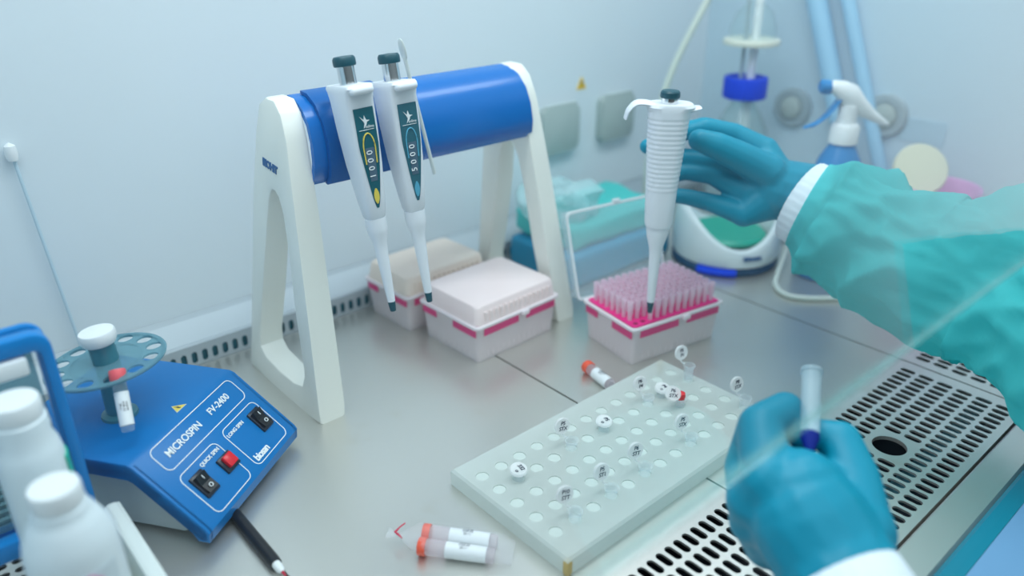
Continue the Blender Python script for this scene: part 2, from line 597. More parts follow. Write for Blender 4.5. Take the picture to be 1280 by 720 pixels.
def tray(x0, x1, label, hole=False, left_slots=False):
    g = 0.0011
    x0 += g; x1 -= g
    Y0, Y1 = 0.1485, 0.762
    bm = bmesh.new()
    ncol = int((x1 - x0 - 0.016) / SP)
    gx0 = (x0 + x1) / 2 - ncol * SP / 2
    gx1 = gx0 + ncol * SP
    gy1 = ROWS[0] + 0.0093
    gy0 = ROWS[-1] - 0.0093
    hc = ncol // 2 - 2
    for i in range(ncol):
        for k, y in enumerate(ROWS):
            if hole and k in (2, 3) and hc <= i < hc + 4:
                continue
            slot_cell(bm, gx0 + (i + 0.5) * SP, y, SP, 0.0186, SL, SW, 0.002)
    if hole:
        slot_cell(bm, gx0 + (hc + 2) * SP, (ROWS[2] + ROWS[3]) / 2, 4 * SP, 0.0372, 0.0148, 0.01479, 0.004, n=16)
    quad(bm, x0, Y0, x1, gy0)
    quad(bm, x0, gy0, gx0, gy1)
    quad(bm, gx1, gy0, x1, gy1)
    if left_slots:
        # side air slots, long axis across the cabinet
        c0, c1, r0, n = -0.06, 0.048, 0.40, 32
        wc, hc2 = 0.018, 0.0105
        for i in range(6):
            for k in range(n):
                slot_cell(bm, c0 + (i + .5) * wc, r0 + (k + .5) * hc2, wc, hc2, 0.0075, 0.0029, 0.002, 'x')
        yb = r0 + n * hc2
        quad(bm, x0, gy1, x1, r0); quad(bm, x0, r0, c0, yb); quad(bm, c1, r0, x1, yb); quad(bm, x0, yb, x1, Y1)
    else:
        quad(bm, x0, gy1, x1, Y1)
    # turned-down edges
    for a, b in (((x0, Y0), (x1, Y0)), ((x1, Y0), (x1, Y1)), ((x1, Y1), (x0, Y1)), ((x0, Y1), (x0, Y0))):
        bm.faces.new([bm.verts.new((a[0], a[1], 0)), bm.verts.new((b[0], b[1], 0)), bm.verts.new((b[0], b[1], -0.02)), bm.verts.new((a[0], a[1], -0.02))])
    bmesh.ops.remove_doubles(bm, verts=bm.verts[:], dist=1e-5)
    me = bpy.data.meshes.new('work_tray'); bm.to_mesh(me); bm.free()
    o = obj_me('work_tray', me, M['steel'], None, False)
    tag(o, label, 'tray')
    return o

tray(-0.298, 0.160, 'brushed steel work tray under the blue centrifuge and white bottles', left_slots=True)
tray(0.160, 0.478, 'brushed steel work tray with slots beneath the pipette rack and bagged tubes')
tray(0.478, 0.800, 'brushed steel work tray with a round finger hole among its slots', hole=True)
tray(0.800, 1.118, 'brushed steel work tray beneath the vortex mixer and the gown sleeve')

# teal bars added for the lighter reflection seen through the front slots
bm = bmesh.new(); box(bm, (0.41, 0.183, -0.018), (1.42, 0.017, 0.01)); box(bm, (0.41, 0.155, -0.046), (1.42, 0.004, 0.048)); structure(obj('trim_2', bm, M['slot_reflect'], smooth=False))
# front lip and arm rest of the cabinet
bm = bmesh.new()
prism(bm, [(0.1460, 0.0), (0.1445, 0.0012), (0.120, 0.0012), (0.117, -0.002), (0.117, -0.03), (0.146, -0.03)], lambda u, v, d: Vector((d, u, v)), -0.3, 1.13)
structure(obj('trim_3', bm, M['steel'], smooth=False))
bm = bmesh.new()
prism(bm, [(0.1165, -0.02), (0.1165, 0.003), (0.113, 0.0065), (0.106, 0.0075), (0.1002, 0.0075), (0.1002, -0.02)], lambda u, v, d: Vector((d, u, v)), -0.3, 1.13)
structure(obj('trim_4', bm, M['armrest_reflect_teal'], smooth=False))  # the gown's reflection is put into this band's teal colour
bm = bmesh.new()
prism(bm, [(0.0999, -0.02), (0.0999, 0.0075), (0.085, 0.0075), (0.06, 0.003), (0.03, -0.012), (0.02, -0.05), (0.0999, -0.05)], lambda u, v, d: Vector((d, u, v)), -0.3, 1.13)
structure(obj('trim_5', bm, M['armrest_pale'], smooth=True, angle=40))

# perforated skirting strip along the back wall
bm = bmesh.new()
PX, x0 = 0.01115, -0.27
n = int((1.118 - x0) / PX)
tmp = bmesh.new()
for i in range(n):
    slot_cell(tmp, x0 + (i + .5) * PX, 0.0100, PX, 0.0200, 0.0067, 0.0031, 0.001)
for v in tmp.verts:                       # stand the plate up: local y -> z
    v.co = Vector((v.co.x, 0.763 - v.co.z, v.co.y))
me = bpy.data.meshes.new('t'); tmp.to_mesh(me); tmp.free(); bm.from_mesh(me); bpy.data.meshes.remove(me)
xe = x0 + n * PX
def strip(p, q):
    bm.faces.new([bm.verts.new((x0, p[0], p[1])), bm.verts.new((xe, p[0], p[1])), bm.verts.new((xe, q[0], q[1])), bm.verts.new((x0, q[0], q[1]))])
pr = [(0.763, 0.020), (0.763, 0.0245), (0.7645, 0.0262), (0.7665, 0.0262), (0.786, 0.044), (0.7895, 0.049)]
for a, b in zip(pr, pr[1:]):
    strip(a, b)
strip((0.763, 0.0), (0.763, -0.02))
bmesh.ops.remove_doubles(bm, verts=bm.verts[:], dist=1e-5)
me = bpy.data.meshes.new('baseboard_back'); bm.to_mesh(me); bm.free()
structure(obj_me('baseboard_back', me, M['steel_strip'], None, False))
bm = bmesh.new(); box(bm, (0.41, 0.7690, -0.002), (1.40, 0.003, 0.05)); structure(obj('trim_6', bm, plain('duct_teal', srgb(24, 112, 130), 0.5), smooth=False))

# sash glass, its lower edge 22 cm above the worktop
bm = bmesh.new(); box(bm, (0.41, 0.133, 0.225 + 0.3), (1.42, 0.004, 0.6 - 0.001)); gl = structure(obj('window_1', bm, M['sash'], smooth=False))
bm = bmesh.new(); box(bm, (0.41, 0.133, 0.2246), (1.42, 0.004, 0.0014)); structure(obj('trim_7', bm, M['sash_edge'], smooth=False))

# ------------------------------------------------------------------ wall fittings
for (x, lab) in ((0.782, 'grey-green square socket cover on back wall, beside the pipette rack'),
                 (0.902, 'grey-green square socket cover on back wall, behind the hand-held pipette')):
    t = thing('socket_cover', lab, 'socket', (x, BACK, 0.160), 0, 'socket covers on the back wall')
    bm = bmesh.new(); prism(bm, rrect(-0.036, -0.033, 0.036, 0.033, 0.008), lambda u, v, d: Vector((u, d, v)), 0.0, -0.012, 0.003); obj('flap', bm, M['socket'], t)
    bm = bmesh.new(); tube(bm, [(-0.03, -0.009, 0.0335), (0.03, -0.009, 0.0335)], 0.0025, 10); obj('hinge', bm, M['socket'], t)
t = thing('warning_sign', 'small yellow triangular warning sign on the back wall', 'sign', (0.831, BACK, 0.217))
bm = bmesh.new(); prism(bm, [(-0.0095, -0.008), (0.0095, -0.008), (0.0, 0.0095)], lambda u, v, d: Vector((u, d, v)), 0, -0.001); obj('plate', bm, M['sign_yellow'], t, False)
bm = bmesh.new(); prism(bm, [(-0.0011, -0.003), (0.0011, -0.003), (0.0017, 0.0035), (-0.0017, 0.0035)], lambda u, v, d: Vector((u, d, v)), -0.001, -0.0014); box(bm, (0, -0.0012, -0.0052), (0.002, 0.0004, 0.002)); obj('symbol', bm, M['ink'], t, False)

for (y, z, lab) in ((0.6195, 0.1685, 'round grey wall port right of the glass bottle'),
                    (0.477, 0.180, 'round grey wall port behind the spray head')):
    t = thing('wall_port', lab, 'port', (RIGHT, y, z), 0, 'round ports on the side wall')
    mt = basis((0, 0, 0), (0, 1, 0), (0, 0, 1), (-1, 0, 0))
    mt = Matrix.Rotation(-PI / 2, 4, 'Y')
    bm = bmesh.new(); lathe(bm, [(0.030, 0.0), (0.030, 0.005), (0.028, 0.0075), (0.020, 0.008), (0.019, 0.006), (0.0001, 0.006)], 40, mt); obj('flange', bm, M['port'], t)
    bm = bmesh.new(); lathe(bm, [(0.016, 0.006), (0.016, 0.010), (0.0135, 0.0115), (0.0001, 0.0115)], 32, mt); obj('plug', bm, M['socket'], t)
bm = bmesh.new(); prism(bm, rrect(-0.03, -0.016, 0.03, 0.016, 0.003), lambda u, v, d: Vector((-d, u, v)), 0, 0.0012)
o = obj('wall_label', bm, M['label_pale'], None, False); o.location = (RIGHT, 0.424, 0.166)
tag(o, 'pale blue rectangular label on the right side wall', 'label')

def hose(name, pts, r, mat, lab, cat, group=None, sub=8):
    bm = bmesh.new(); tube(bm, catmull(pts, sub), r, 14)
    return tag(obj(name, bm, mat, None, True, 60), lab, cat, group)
hose('wall_stripe', [(1.108, 0.637, 0.42), (1.108, 0.59, 0.302), (1.108, 0.543, 0.184), (1.108, 0.497, 0.07), (1.108, 0.475, 0.015)], 0.0145, M['pale_blue'], 'thicker pale blue pipe slanting down the side wall behind the spray bottle', 'stripe')  # pale blue slanting stripes, built as two solid tubes
hose('wall_stripe', [(1.1145, 0.594, 0.42), (1.1145, 0.546, 0.302), (1.1145, 0.498, 0.184), (1.1145, 0.452, 0.07), (1.1145, 0.43, 0.0155)], 0.0095, M['pale_blue'], 'thinner pale blue pipe slanting down the side wall, right of the thicker one', 'stripe')
t = thing('wall_streak', 'thin pale rod with a small white dot against the back wall', 'streak', (0.12, 0.784, 0.0))
bm = bmesh.new(); tube(bm, [(-0.004, 0, 0.245), (0.009, 0, 0.052)], 0.0015, 10); obj('shaft', bm, M['wall_side'], t)  # thin pale streak and its white end, built as solid parts
bm = bmesh.new(); lathe(bm, [(0.0001, 0.240), (0.004, 0.241), (0.0055, 0.247), (0.0045, 0.254), (0.0001, 0.257)], 18, Matrix.Translation((-0.0045, -0.001, 0))); obj('knob', bm, M['white'], t)

# ------------------------------------------------------------------ pipette stand
def stand_frame(x_base, x_top, sgn):
    """A-shaped end frame in the YZ plane, leaning inwards"""
    H = 0.294
    def fn(u, v, d):
        t = v / H
        xm = x_base + (x_top - x_base) * t
        th = 0.0135 - 0.0035 * t
        return Vector((xm + d * th, u, v))
    outer = [(0.578, 0.0), (0.579, 0.012), (0.588, 0.100), (0.599, 0.200), (0.606, 0.262), (0.613, 0.283), (0.624, 0.2935), (0.640, 0.294), (0.6535, 0.286),
             (0.664, 0.262), (0.680, 0.200), (0.704, 0.100), (0.727, 0.012), (0.729, 0.0), (0.690, 0.0), (0.655, 0.0), (0.620, 0.0), (0.598, 0.0)]
    inner = [(0.606, 0.040), (0.606, 0.048), (0.6115, 0.100), (0.6185, 0.160), (0.624, 0.195), (0.630, 0.208), (0.636, 0.2125), (0.641, 0.2125), (0.646, 0.208),
             (0.652, 0.195), (0.662, 0.160), (0.681, 0.100), (0.697, 0.048), (0.698, 0.034), (0.688, 0.026), (0.660, 0.0225), (0.630, 0.0225), (0.612, 0.027)]
    bm = bmesh.new()
    ring_prism(bm, outer, inner, fn, -1, 1, 0.003)
    return bm
stand = thing('pipette_stand', 'white A-frame pipette stand with a blue cross bar', 'stand', (0, 0, 0))
obj('side_frame', stand_frame(0.2845, 0.2965, -1), M['rack_white'], stand, True, 40)
obj('side_frame', stand_frame(0.5965, 0.557, 1), M['rack_white'], stand, True, 40)
# bar: bowed front sheet
bm = bmesh.new()
prof_o = [(0.638, 0.2935), (0.626, 0.2925), (0.613, 0.286), (0.603, 0.274), (0.598, 0.258), (0.597, 0.240), (0.600, 0.227), (0.606, 0.221)]
prof_i = [(0.609, 0.224), (0.604, 0.230), (0.6015, 0.242), (0.6025, 0.258), (0.607, 0.272), (0.616, 0.282), (0.627, 0.288), (0.638, 0.289)]
loop = prof_o + prof_i
def bar_pt(u, v, d):
    t = v / 0.294
    xl = 0.2845 + 0.012 * t + 0.0098
    xr = 0.5965 - 0.0395 * t - 0.007
    return Vector((xl if d < 0.5 else xr, u, v))
prism(bm, loop, bar_pt, 0, 1, 0)
obj('cross_bar', bm, M['bar_blue'], stand, True, 50)
# printed name on the outer face of the left frame
nx = -1.0
text('maker_print', 'BIOHIT', 0.0092, basis((0.28345, 0.6395, 0.2345), (0, -1, -0.12), (0.048, -0.12, 1), (-1, 0, 0.048)), M['print_blue'], stand, extrude=0.0007, spacing=0.9, bold=0.0005)

def holder(x):
    bm = bmesh.new()
    out = [(0.634, 0.2965), (0.622, 0.2955), (0.609, 0.288), (0.5985, 0.274), (0.5925, 0.258), (0.592, 0.236), (0.596, 0.222), (0.602, 0.2195), (0.6055, 0.2205)] 
    inn = [(0.5995, 0.227), (0.5965, 0.240), (0.5975, 0.258), (0.6025, 0.2742), (0.6127, 0.2864), (0.6258, 0.293), (0.634, 0.2938)]
    prism(bm, out + inn, lambda u, v, d: Vector((d, u, v)), x - 0.0122, x + 0.0150, 0.0)
    obj('pipette_holder', bm, M['hold_blue'], stand, True, 50)
holder(0.329); holder(0.372)

# hanging pipettes: local frame, z along the shaft (tip at 0), display faces -y
def hang_pipette(loc, axis, lab, panel, accent, digits):
    t = thing('pipette', lab, 'pipette', loc, 0, 'pipettes hanging on the stand')
    d = Vector(axis).normalized()
    yv = (Vector((0.10, 1, 0)) - d * Vector((0.10, 1, 0)).dot(d)).normalized()
    xv = yv.cross(d).normalized()
    W = basis((0, 0, 0), xv, yv, d)
    def sect(z, w, yf, yb, r):
        return [W @ Vector((p[0], p[1], z)) for p in rrect(-w, -yf, w, yb, r, 4)]
    bm = bmesh.new()
    loft(bm, [sect(0.0865, .0072, .0075, .0078, .006), sect(0.090, .0090, .0095, .0095, .007), sect(0.105, .0098, .0118, .0125, .006), sect(0.135, .0112, .0150, .0165, .005),
              sect(0.165, .0120, .0172, .0185, .0045), sect(0.188, .0122, .0182, .019, .004), sect(0.1955, .0124, .0205, .0205, .0035), sect(0.1985, .0122, .0225, .023, .0035), sect(0.2005, .0112, .0210, .022, .003)])
    obj('handle', bm, M['pip_white'], t, True, 40)
    # finger rest lip
    bm = bmesh.new(); box(bm, (0, -0.0215, 0.1965), (0.020, 0.010, 0.0065), 0.0028, 3, W); obj('finger_rest', bm, M['pip_smooth'], t)
    bm = bmesh.new(); lathe(bm, [(0.0072, 0.200), (0.0072, 0.2155), (0.0001, 0.2155)], 24, W); obj('plunger', bm, M['steel_bright'], t)
    bm = bmesh.new(); lathe(bm, [(0.0001, 0.2150), (0.0090, 0.2150), (0.0093, 0.2165), (0.0093, 0.2205), (0.0080, 0.2225), (0.0001, 0.2230)], 28, W); obj('push_button', bm, M['teal_dark'], t)
    bm = bmesh.new(); lathe(bm, [(0.0001, 0.088), (0.0092, 0.088), (0.0092, 0.078), (0.0085, 0.074), (0.0062, 0.066), (0.0058, 0.060), (0.0053, 0.050), (0.0036, 0.0115), (0.0034, 0.0095), (0.0001, 0.0095)], 28, W); obj('ejector_sleeve', bm, M['pip_smooth'], t)
    bm = bmesh.new(); lathe(bm, [(0.0001, 0.011), (0.0032, 0.011), (0.0034, 0.0085), (0.0027, 0.0004), (0.0022, 0.0), (0.0001, 0.0)], 20, W); obj('tip_cone', bm, M['teal_dark'], t)
    # dark panel on the front face: follows the front slope between z=.098 and z=.188
    def front(x, z, off):
        zz = [(0.090, .0095), (0.105, .0118), (0.135, .0150), (0.165, .0172), (0.188, .0182), (0.1955, .0205)]
        y = zz[0][1]
        for (a, ya), (b, yb) in zip(zz, zz[1:]):
            if a <= z <= b:
                y = ya + (yb - ya) * (z - a) / (b - a)
        return W @ Vector((x, -y - off, z))
    def patch(bm, halfw, z0, z1, off, n=14):
        L, Rr = [], []
        for k in range(n + 1):
            z = z0 + (z1 - z0) * k / n
            w = halfw(k / n)
            L.append(front(-w, z, off)); Rr.append(front(w, z, off))
        L2 = [p for p in L]; 
        vl = [bm.verts.new(p) for p in L]; vr = [bm.verts.new(p) for p in Rr]
        nrm = (W.to_3x3() @ Vector((0, 1, 0))) * (off * 0.9)
        bl = [bm.verts.new(p + nrm) for p in L]; br = [bm.verts.new(p + nrm) for p in Rr]
        for k in range(n):
            bm.faces.new((vl[k], vr[k], vr[k + 1], vl[k + 1]))
            bm.faces.new((bl[k + 1], bl[k], vl[k], vl[k + 1]))
            bm.faces.new((vr[k], br[k], br[k + 1], vr[k + 1]))
        bm.faces.new((vl[-1], vr[-1], br[-1], bl[-1]))
    def pw(s):
        return 0.0010 + 0.0077 * min(1.0, (s / 0.62)) ** 0.75 if s < 0.62 else 0.0087
    bm = bmesh.new(); patch(bm, pw, 0.0985, 0.1825, 0.0006, 20); pn = obj('display_panel', bm, panel, t, False)
    # counter window, coloured oval, arc, bird mark
    bm = bmesh.new(); patch(bm, lambda s: 0.0030 + 0.001 * s, 0.122, 0.150, 0.0009, 8); obj('counter_window', bm, M['display'], pn, False)
    bm = bmesh.new(); patch(bm, lambda s: 0.0024 * math.sin(PI * min(max(s, .03), .97)) ** .6, 0.1022, 0.1155, 0.0010, 10); obj('colour_mark', bm, accent, pn, False)
    bm = bmesh.new()
    arc = [front(0.0052 * math.cos(a), 0.1500 + 0.012 * math.sin(a), 0.0009) for a in [PI * k / 16 for k in range(17)]]
    arc = [front(0.0048, 0.137, 0.0009)] + arc + [front(-0.0048, 0.137, 0.0009)]
    tube(bm, arc, 0.00055, 6); obj('colour_arc', bm, accent, pn, True)
    for k, ch in enumerate(digits):
        o = front(-0.0006, 0.1265 + 0.0066 * k, 0.0012)
        m4 = basis(o, d, -xv, -yv)
        text('digit', ch, 0.0075, basis(o, d, -xv, -yv) , M['print_white'], pn, extrude=0.0001)
    bm = bmesh.new()
    bird = [(-.0045, .1762), (-.0012, .1730), (-.0003, .1765), (.0010, .1728), (.0040, .1722), (.0014, .1712), (.0006, .1690), (-.0022, .1662), (-.0008, .1700), (-.0016, .1718)]
    vs = [bm.verts.new(front(x, z, 0.0010)) for x, z in bird]; bm.faces.new(vs); 
    r = bmesh.ops.extrude_face_region(bm, geom=bm.faces[:])
    for v in [g for g in r['geom'] if isinstance(g, bmesh.types.BMVert)]:
        v.co += (W.to_3x3() @ Vector((0, 1, 0))) * 0.0006
    obj('bird_mark', bm, M['print_white'], pn, False)
    bm = bmesh.new(); tube(bm, [front(-0.0066, 0.1648, 0.0008), front(0.0066, 0.1648, 0.0008)], 0.0002, 6); obj('print_rule', bm, M['print_white'], pn)
    text('print_name', 'mline', 0.0034, basis(front(0.0032, 0.1672, 0.0009), xv, d, -yv), M['print_white'], pn, extrude=0.00008)
    # hook over the bar
    bm = bmesh.new(); box(bm, (0, 0.026, 0.196), (0.012, 0.020, 0.006), 0.002, 2, W); obj('hook', bm, M['pip_smooth'], t)
    return t
hang_pipette((0.3385, 0.5445, 0.1105), (-0.0105, 0.0290, 0.214), 'white hanging pipette with a yellow-marked teal display, nearer the left stand frame', M['panel_teal'], M['print_yellow'], '1000')
hang_pipette((0.3765, 0.5415, 0.1085), (-0.0065, 0.0315, 0.214), 'white hanging pipette with a pale-blue-marked display, beside the yellow-marked one', M['panel_grey_teal'], M['print_sky'], '5000')
# slim grey spatula behind the second pipette
t = thing('stirring_spatula', 'slim grey spatula hanging behind the blue-marked pipette', 'spatula', (0, 0, 0))
bm = bmesh.new()
A, B = Vector((0.392, 0.5830, 0.323)), Vector((0.4215, 0.5875, 0.212))
tube(bm, [A.lerp(B, k / 8) for k in range(9)], [0.0018] * 9, 10); obj('shaft', bm, M['grey_plastic'], t)
bm = bmesh.new(); ctr = A; dd = (A - B).normalized(); x_, y_, z_ = frame_z(dd)
flat_ell(bm, A + dd * 0.006, (x_ * 0.0042, y_ * 0.0016, z_ * 0.010)); obj('blade', bm, M['grey_plastic'], t)

# ------------------------------------------------------------------ hand-held pipette
hp = thing('held_pipette', 'white ribbed pipette held upright in the gloved hand over the open tip box', 'pipette', (0.588, 0.450, 0.0605))
hd = Vector((0.0045, 0.0, 0.232)).normalized()
hx = Vector((0.749, -0.663, 0)); hx = (hx - hd * hx.dot(hd)).normalized(); hy = hd.cross(hx)
HW = basis((0, 0, 0), hx, hy, hd)
def hsec(z, xl, xr, w, r=None):
    r = r or min((xl + xr) / 2, w) * 0.85
    return [HW @ Vector((p[0], p[1], z)) for p in rrect(-xl, -w, xr, w, r, 6)]
rings = []
zs = [(0.096, .0126, .0128, .0125), (0.099, .0134, .0135, .0132), (0.130, .0147, .0146, .0141), (0.160, .0165, .0162, .0155)]
for k in range(64):
    s = k / 63
    z = 0.132 + 0.072 * s
    up = 0.00026 if (k // 2) % 2 else -0.00012
    rr = 0.0148 + 0.0042 * s + up
    zs.append((z, rr, rr * 0.98 + 0.0008 * s, 0.0142 + 0.0015 * s + up))
zs = sorted([q for q in zs if not (0.131 < q[0] < 0.2) or q[0] != 0.160], key=lambda q: q[0])
zs += [(0.2085, .0192, .0200, .0158), (0.213, .0215, .0240, .0158), (0.2155, .0195, .0215, .0150)]
bm = bmesh.new(); loft(bm, [hsec(*q) for q in zs]); obj('handle', bm, M['pip_smooth'], hp, True, 20)
# finger hook to the left, thumb lip to the right
bm = bmesh.new()
hk = catmull([(-0.010, 0, 0.2125), (-0.022, 0, 0.2155), (-0.031, 0, 0.2150), (-0.0375, 0, 0.2085), (-0.040, 0, 0.2005)], 5)
rg = []
for i, p in enumerate(hk):
    a, b = hk[max(i - 1, 0)], hk[min(i + 1, len(hk) - 1)]
    tdir = (b - a).normalized(); nv = Vector((-tdir.z, 0, tdir.x))
    s = i / (len(hk) - 1)
    hw, hh = 0.0105 - 0.004 * s, 0.0030 - 0.0016 * s
    rg.append([HW @ (p + Vector((0, hw * math.cos(q), 0)) + nv * hh * math.sin(q)) for q in [2 * PI * k / 14 for k in range(14)]])
loft(bm, rg); obj('finger_hook', bm, M['pip_smooth'], hp, True, 60)
bm = bmesh.new()
hk = catmull([(0.012, 0, 0.2100), (0.021, 0, 0.2105), (0.029, 0, 0.2120)], 4)
rg = []
for i, p in enumerate(hk):
    s = i / (len(hk) - 1)
    hw, hh = 0.013 - 0.006 * s, 0.0045 - 0.0033 * s
    rg.append([HW @ (p + Vector((0, hw * math.cos(q), hh * math.sin(q)))) for q in [2 * PI * k / 14 for k in range(14)]])
loft(bm, rg); obj('thumb_lip', bm, M['pip_smooth'], hp, True, 60)
bm = bmesh.new(); lathe(bm, [(0.0078, 0.2150), (0.0078, 0.2210), (0.0001, 0.2210)], 24, HW); obj('plunger', bm, M['steel_bright'], hp)
bm = bmesh.new(); lathe(bm, [(0.0001, 0.2205), (0.0088, 0.2205), (0.0092, 0.2220), (0.0090, 0.2255), (0.0078, 0.2270), (0.0001, 0.2275)], 28, HW); obj('push_button', bm, M['teal_dark'], hp)
bm = bmesh.new(); lathe(bm, [(0.0001, 0.0985), (0.0112, 0.0985), (0.0112, 0.092), (0.0104, 0.086), (0.0072, 0.074), (0.0062, 0.068), (0.0056, 0.060), (0.0040, 0.014), (0.0036, 0.0125), (0.0001, 0.0125)], 28, HW); obj('ejector_sleeve', bm, M['pip_smooth'], hp)
bm = bmesh.new(); lathe(bm, [(0.0001, 0.014), (0.0034, 0.014), (0.0036, 0.011), (0.0026, 0.0008), (0.0021, 0.0), (0.0001, 0.0)], 20, HW); obj('tip_cone', bm, M['teal_dark'], hp)

# ------------------------------------------------------------------ tip boxes
def shell(bm, x0, y0, x1, y1, z0, z1, draft, th, r=0.005, floor=True):
    """open-topped box: outer and inner walls"""
    def loop(inset, z):
        return [Vector((p[0], p[1], z)) for p in rrect(x0 + inset, y0 + inset, x1 - inset, y1 - inset, max(r - inset * .3, .001), 4)]
    rings = [loop(draft, z0), loop(0, z1), loop(th, z1), loop(draft + th, z0 + th)]
    loft(bm, rings, True)

def ribs(bm, x0, x1, y, z0, z1, n, axis='x'):
    for k in range(n):
        t = x0 + (x1 - x0) * (k + .5) / n
        if axis == 'x':
            box(bm, (t, y, (z0 + z1) / 2), (0.0012, 0.0008, z1 - z0))
        else:
            box(bm, (y, t, (z0 + z1) / 2), (0.0008, 0.0012, z1 - z0))

def tip_box(name, lab, loc, rz, L, Wd, H, lid, group, skirt=True, lidmat=None, latch=True):
    t = thing(name, lab, 'tip box', loc, rz, group)
    bm = bmesh.new(); shell(bm, 0, 0, L, Wd, 0, H, 0.0035, 0.0014); ribs(bm, 0.014, L - 0.014, -0.0003 + 0.003, 0.004, H - 0.014, 12); ribs(bm, 0.012, Wd - 0.012, 0.003, 0.004, H - 0.014, 8, 'y')
    obj('base', bm, M['box_clear'], t, True, 30)
    bm = bmesh.new(); ring_prism(bm, rrect(-0.0025, -0.0025, L + 0.0025, Wd + 0.0025, 0.006, 4), rrect(0.0013, 0.0013, L - 0.0013, Wd - 0.0013, 0.004, 4), lambda u, v, d: Vector((u, v, d)), H - 0.0022, H + 0.0012, 0.0006); obj('rim', bm, M['rim_white'], t)
    bm = bmesh.new(); prism(bm, rrect(0.002, 0.002, L - 0.002, Wd - 0.002, 0.004, 4), lambda u, v, d: Vector((u, v, d)), H - 0.0010, H + 0.0018); obj('insert_plate', bm, M['pink'], t, True, 30)
    # side flanges of the insert showing through the wall
    for (a, b) in ((0.010, L * 0.50), (L * 0.60, L - 0.004)):
        bm = bmesh.new(); box(bm, ((a + b) / 2, 0.0004, H - 0.0075), (b - a, 0.0011, 0.009)); obj('insert_flange', bm, M['pink_soft'], t, False)
    for (a, b) in ((0.003, Wd * 0.42), (Wd * 0.72, Wd - 0.003)):
        bm = bmesh.new(); box(bm, (0.0004, (a + b) / 2, H - 0.0075), (0.0011, b - a, 0.009)); obj('insert_flange', bm, M['pink_soft'], t, False)
    bm = bmesh.new(); box(bm, (L * 0.55, -0.004, H - 0.001), (0.010, 0.005, 0.006), 0.0015, 2); obj('latch', bm, M['rim_white'], t)
    if lid:
        bm = bmesh.new()
        def loop(i, z): return [Vector((p[0], p[1], z)) for p in rrect(i, i, L - i, Wd - i, 0.007, 4)]
        loft(bm, [loop(0.0005, H + 0.0012), loop(0.003, H + 0.019), loop(0.0045, H + 0.0212), loop(0.0075, H + 0.0218)], True)
        for k in range(14):
            x = 0.010 + (L - 0.02) * (k + .5) / 14
            box(bm, (x, 0.0012, H + 0.0085), (0.0035, 0.0018, 0.013))
        obj('lid', bm, lidmat, t, True, 40)
    return t

tb2 = tip_box('pipette_tip_box', 'closed pink-rimmed tip box in front, inside the stand frames', (0.4500, 0.5640, 0), 0.03, 0.120, 0.096, 0.0440, True, 'pipette tip boxes', lidmat=M['box_lid'])
tb3 = tip_box('pipette_tip_box', 'closed beige-lidded tip box against the back wall, behind the pink-rimmed closed one', (0.437, 0.672, 0), 0.03, 0.120, 0.082, 0.0440, True, 'pipette tip boxes', lidmat=M['lid_beige'])
RZ1 = math.radians(-9.5)
L1, W1, H1 = 0.1265, 0.0845, 0.0445
tb1 = tip_box('pipette_tip_box', 'open magenta tip box full of tips with its clear lid raised', (0.5688, 0.4535, 0), RZ1, L1, W1, H1, False, 'pipette tip boxes')
# raised clear lid hinged at the rear rim
lp = bpy.data.objects.new('lid', None)
bm = bmesh.new()
hing = Matrix.Translation((-0.006, W1 + 0.003, H1 + 0.001)) @ Matrix.Rotation(math.radians(-17), 4, 'X')
def lidpt(u, v, d): return hing @ Vector((u, d, v))
HL = 0.094
prism(bm, rrect(0.003, 0.0, L1 - 0.003, HL, 0.006, 4), lidpt, 0.014, 0.0155)
ring_prism(bm, rrect(0.0, -0.001, L1, HL + 0.003, 0.006, 4), rrect(0.0015, 0.0005, L1 - 0.0015, HL + 0.0015, 0.005, 4), lidpt, 0.0, 0.0155)
lid = obj('lid', bm, M['lid_clear'], tb1, True, 40, 'clear lid standing open')
bm = bmesh.new(); ring_prism(bm, rrect(-0.0015, -0.002, L1 + 0.0015, HL + 0.0045, 0.006, 4), rrect(0.0013, 0.0008, L1 - 0.0013, HL + 0.0012, 0.005, 4), lidpt, -0.0012, 0.0012, 0.0005)
box(bm, (L1 * 0.55, 0.0, HL + 0.0055), (0.010, 0.004, 0.005), 0.001, 2, hing)
obj('lid_rim', bm, M['lid_rim'], lid)

# tips, each one a thing
def tip_mesh():
    bm = bmesh.new()
    lathe(bm, [(0.0020, -0.006), (0.0024, 0.0), (0.0028, 0.009), (0.0034, 0.0105), (0.0036, 0.0215), (0.0029, 0.0215), (0.0024, 0.010)], 10, None, False)
    me = bpy.data.meshes.new('pipette_tip'); bm.to_mesh(me); bm.free()
    return me
tm = tip_mesh()
tip0 = obj_me('pipette_tip', tm, M['tip'], None, True, 60)
tag(tip0, 'translucent pale pink pipette tip standing in the open magenta box', 'pipette tip', 'pipette tips in the open box')
rot1 = Matrix.Rotation(RZ1, 4, 'Z')
first = True
for i in range(12):
    for j in range(8):
        if (i, j) in ((0, 0), (1, 0)):
            continue
        p = rot1 @ Vector((L1 / 2 + (i - 5.5) * 0.0098, W1 / 2 + (j - 3.5) * 0.0096, H1 + 0.0018)) + Vector((0.5688, 0.4535, 0))
        o = tip0 if first else tip0.copy()
        if not first:
            COL.objects.link(o)
        first = False
        o.location = p
# empty holes at the front corner: their shade painted as dark discs
bm = bmesh.new()
for (i, j) in ((0, 0), (1, 0)):
    lathe(bm, [(0.0026, H1 + 0.0017), (0.0026, H1 + 0.0020), (0.0001, H1 + 0.0020)], 14, Matrix.Translation((L1 / 2 + (i - 5.5) * 0.0098, W1 / 2 + (j - 3.5) * 0.0096, 0)))
obj('hole_shade_disc', bm, plain('hole_shade', srgb(140, 10, 70), 0.6), tb1)

